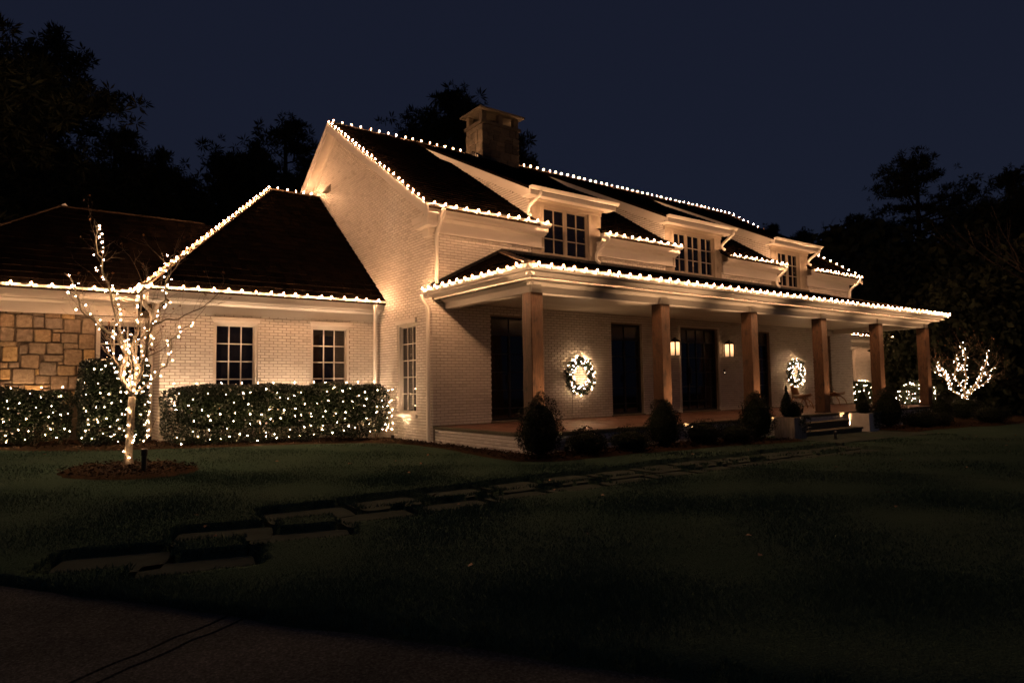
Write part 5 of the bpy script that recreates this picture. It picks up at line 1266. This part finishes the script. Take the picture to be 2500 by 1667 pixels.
def fan(r0, r1, a0, a1):
    def f(n):
        r = np.sqrt(nr.uniform(r0*r0, r1*r1, n)); a = nr.uniform(a0, a1, n); return CAM[0]+r*np.sin(a), CAM[1]+r*np.cos(a)
    return f
A0, A1 = math.radians(-8), math.radians(82)
B_ = [blades(150000, fan(1.6, 5.5, A0, A1), .042, .0035), blades(190000, fan(5.5, 11, A0, A1), .042, .006), blades(110000, fan(11, 21, A0, A1), .042, .010)]
Vs, Fs, k = [], [], 0
for v_, f_ in B_: Vs.append(v_); Fs.append(f_+k); k += len(v_)
o = nbuild('grass', np.concatenate(Vs), np.concatenate(Fs), 'grass'); tag(o, 'short grass blades of the lawn', kind='stuff')

# ================================================================== BACKGROUND TREES
def pine_mesh(seed, h, crown0, rad, nl, clump, flat=False, dens=1.):
    g = np.random.default_rng(seed); r_ = random.Random(seed)
    tr = MB(); bend = g.normal(0, .25, 2); pts = [np.array([bend[0]*math.sin(t_*2), bend[1]*math.sin(t_*1.6), h*.97*t_]) for t_ in np.linspace(0, 1, 9)]
    tr.tube(pts, [h*.016*(1-.8*t_)+.03 for t_ in np.linspace(0, 1, 9)], 7)
    cl = []
    def trunk_at(z):
        t_ = z/(h*.97)*8; i = min(7, int(t_)); return pts[i]+(pts[i+1]-pts[i])*(t_-i)
    tiers = sorted(r_.uniform(0, 1) for _ in range(nl)) if not flat else [i/(nl/4.)+r_.uniform(-.02, .02) for i in range(nl//4) for _ in range(4)]
    for k, t_ in enumerate(tiers):
        t_ = min(max(t_, 0), 1); z = h*(crown0+(1-crown0)*t_*.97); prof = rad*(.40+1.0*math.sin(math.pi*min(1, .22+t_*.72))**1.1)*(1-.45*t_)
        L_ = prof*r_.uniform(.6, 1.15)*(1 if t_ < .85 else .6); a = r_.uniform(0, 6.283); rise = r_.uniform(.0, .28)*(1.3 if t_ > .6 else .6)
        s_ = trunk_at(min(z, h*.95)); P = [s_]; d = np.array([math.cos(a), math.sin(a), rise])
        for j in range(4): d = d+np.array([r_.gauss(0, .12), r_.gauss(0, .12), r_.gauss(.05, .08)]); P.append(P[-1]+d/np.linalg.norm(d)*L_/4)
        tr.tube(P, [.02+L_*.014, .02+L_*.011, .018+L_*.008, .03, .012], 4, cap=False)
        for j in range(max(3, int(L_*3.2*dens))):
            f = r_.uniform(.30, 1.03); i = min(3, int(f*4)); c = P[i]+(P[i+1]-P[i])*(f*4-i); sp_ = L_*.26*(1.1-.5*abs(f-.65))
            cl.append(c+np.array([r_.gauss(0, sp_*.55), r_.gauss(0, sp_*.55), abs(r_.gauss(0, .22 if not flat else .16))+.05]))
    for j in range(8): cl.append(pts[-1]+np.array([r_.gauss(0, .35), r_.gauss(0, .35), r_.uniform(-.3, .35)]))
    cl = np.array(cl); m_ = len(cl); K = 18
    C = np.repeat(cl, K, 0); D = g.normal(size=(m_*K, 3)); D[:, 2] += .25; D /= np.linalg.norm(D, axis=1)[:, None]
    L_ = (clump*np.repeat(g.uniform(.7, 1.3, m_), K)*g.uniform(.7, 1.1, m_*K))[:, None]; S_ = np.cross(D, g.normal(size=(m_*K, 3))); S_ /= np.linalg.norm(S_, axis=1)[:, None]
    w = L_*.17
    V = np.stack([C+D*L_*.10-S_*w*.25, C+D*L_*.55-S_*w*.5, C+D*L_, C+D*L_*.55+S_*w*.5], 1).reshape(-1, 3); F = np.arange(4*m_*K).reshape(-1, 4)
    tm = mesh_only(tr, 'trunk', 'pine_bark'); o = nbuild('crown', V, F, 'pine_needle'); cm_ = o.data; bpy.data.objects.remove(o); return tm, cm_
def put_tree(name, label, cat, meshes, x, y, rot, sc=1., group='pines standing behind the house'):
    z = gz(x, y)-.25; root = thing(name, label, cat, (x, y, z), group); root.rotation_euler = (0, 0, rot); root.scale = (sc, sc, sc)
    for nm, me in zip(('trunk', 'crown'), meshes):
        o = bpy.data.objects.new(nm, me); COL.objects.link(o); o.parent = root
    return root
H0 = 20.
PM = [pine_mesh(101, H0, .26, 4.8, 76, .46, False, 3.0), pine_mesh(102, H0, .18, 5.4, 92, .46, False, 3.0), pine_mesh(103, H0, .36, 6.0, 48, .42, True, 3.4), pine_mesh(104, H0, .10, 5.2, 100, .46, False, 3.0)]
def pine_px(u, vtop, D, kind, label, rot=0., name='pine_tree'):
    P = dep(u, vtop, D); h = P[2]-gz(P[0], P[1])+.25; return put_tree(name, label, 'tree', PM[kind], P[0], P[1], rot, h/H0)
pine_px(135, 84, 44, 0, 'tallest pine above the stone wing', .4); pine_px(8, 98, 47, 1, 'pine at the picture edge above the stone wing', 2.1); pine_px(300, 300, 42, 1, 'rounded pine just beyond the tallest pine', 1.0)
pine_px(395, 362, 46, 3, 'lower pine next to the rounded pine', 3.0); pine_px(535, 398, 50, 1, 'small pine in the gap before the gable peak', 5.0); pine_px(452, 428, 56, 3, 'low pine seen over the hip roof', 4.0); pine_px(715, 272, 52, 1, 'pine just beside the gable peak', .9); pine_px(630, 345, 58, 3, 'lower pine before the gable peak', 2.2)
pine_px(1130, 204, 58, 1, 'tall pine directly behind the chimney', 1.7); pine_px(1040, 278, 62, 0, 'pine whose crown shows before the chimney', .3); pine_px(1262, 330, 60, 3, 'pine just past the chimney', 2.5)
pine_px(2225, 370, 52, 2, 'layered flat-topped pine standing over the woods', .55)
pine_px(2492, 400, 44, 1, 'pine at the far picture edge', 1.1); pine_px(2085, 520, 60, 3, 'low pine before the layered pine', .2); pine_px(2380, 520, 56, 3, 'low pine past the layered pine', 4.4); pine_px(1960, 560, 66, 1, 'low pine past the far roof edge', 3.3); pine_px(1880, 545, 72, 0, 'distant pine just over the far roof edge', 2.)
pine_px(70, 330, 36, 3, 'low pine behind the stone wing roof', 5.2); pine_px(205, 400, 38, 3, 'lowest pine behind the stone wing roof', 1.3)
P = dep(-230, -330, 24); put_tree('pine_tree', 'near pine whose branch tips enter the top corner', 'tree', PM[0], P[0], P[1], .8, 1.05)
# broad evergreen masses at the wood edge
def bushy_mesh(seed, h, r, n, size):
    g = np.random.default_rng(seed); C = []; blobs = [(g.normal(0, r*.38, 2), g.uniform(.25, .95)*h, g.uniform(.32, .55)*r) for _ in range(16)]
    for (xy, z, rr) in blobs:
        m_ = n//16; d = g.normal(size=(m_, 3)); d /= np.linalg.norm(d, axis=1)[:, None]; C.append(np.array([xy[0], xy[1], min(z, h-rr*.6)])+d*rr*g.uniform(.6, 1.05, (m_, 1)))
    C = np.concatenate(C); C[:, 2] = np.abs(C[:, 2]); V, F = leaves(C, g.normal(size=C.shape), size, .6); o = nbuild('crown', V, F, 'pine_needle'); me = o.data; bpy.data.objects.remove(o)
    tr = MB(); tr.tube([(0, 0, -.3), (.1, .05, h*.4), (.0, .1, h*.8)], [.14, .1, .03], 6)
    for k in range(7): a = k*.9; tr.tube([(.05, .03, h*(.2+.08*k)), (r*.5*math.cos(a), r*.5*math.sin(a), h*(.32+.09*k))], [.05, .015], 4, cap=False)
    return mesh_only(tr, 'trunk', 'pine_bark'), me
BM = [bushy_mesh(201, 6, 2.6, 5200, .34), bushy_mesh(202, 6, 3.0, 5200, .36), bushy_mesh(203, 6, 2.2, 4600, .30)]
spots = [(2085, 640, 56), (2165, 690, 44), (2225, 620, 42), (2300, 690, 31), (2365, 640, 34), (2440, 700, 30), (2500, 640, 33), (2040, 600, 60), (2180, 560, 48), (2330, 555, 47), (2450, 580, 44), (2410, 850, 30.5), (2490, 820, 29.5), (2275, 800, 31)]
ords = ('first', 'second', 'third', 'fourth', 'fifth', 'sixth', 'seventh', 'eighth', 'ninth', 'tenth', 'eleventh', 'twelfth', 'thirteenth', 'fourteenth')
for i, (u, v, D) in enumerate(sorted(spots)):
    P = dep(u, v, D); h = P[2]-gz(P[0], P[1])+.25
    put_tree('evergreen', f'dark evergreen of the wood edge, {ords[i]} counted outward from the porch', 'tree', BM[i % 3], P[0], P[1], i*1.3, h/6, 'evergreens of the dark wood edge')
# bare deciduous trees against the sky
def bare_mesh(seed, h):
    r_ = random.Random(seed); mb = MB()
    def grow(p, d, L_, r, lev):
        q = p; P = [p]
        for k in range(3): d = d+np.array([r_.gauss(0, .10), r_.gauss(0, .10), r_.gauss(.03, .05)]); d /= np.linalg.norm(d); q = q+d*L_/3; P.append(q)
        mb.tube(P, [r, r*.85, r*.7, r*.55], 4 if lev < 2 else 3, cap=False)
        if lev < 4:
            for k in range(3 if lev else 4):
                e = d+np.array([r_.gauss(0, .34), r_.gauss(0, .34), r_.gauss(.1, .15)]); e /= np.linalg.norm(e); grow(P[r_.choice((2, 3))], e, L_*r_.uniform(.58, .8), r*.52, lev+1)
    grow(np.zeros(3), np.array([0, 0, 1.]), h*.36, h*.014, 0); return mesh_only(mb, 'branches', 'pine_bark')
BT = [bare_mesh(301, 14), bare_mesh(302, 14)]
for lb, u, v, D, k in (('faint bare tree over the far roof corner', 1935, 492, 70, 0), ('faint bare tree next to the far roof corner', 2000, 500, 74, 1), ('faint bare tree just past the layered pine', 2370, 450, 66, 1), ('faint bare treetop over the main ridge', 1445, 398, 80, 0)):
    P = dep(u, v, D); h = P[2]-gz(P[0], P[1]); root = thing('bare_tree', lb, 'tree', (P[0], P[1], gz(P[0], P[1])-.25), 'bare trees far behind'); root.scale = (h/13.2,)*3; o = bpy.data.objects.new('branches', BT[k]); COL.objects.link(o); o.parent = root
P = dep(2760, 200, 24); root = thing('bare_tree', 'bare tree whose thin branches enter at the far edge', 'tree', (P[0], P[1], gz(P[0], P[1])-.25), 'bare trees far behind'); root.scale = (.9, .9, .82); o = bpy.data.objects.new('branches', BT[0]); COL.objects.link(o); o.parent = root
dl = dep(2420, 948, 38); root = thing('distant_lights', 'tiny bluish lights glimmering low in the dark wood', 'lights', tuple(dl))
for k in range(4):
    p = dep(2405+k*9+rnd.uniform(-3, 3), 945+rnd.uniform(-8, 12), 38); MB().lathe(p, [(.0, -.03), (.03, 0), (.0, .03)], 6).build('light', 'led_blue', root)
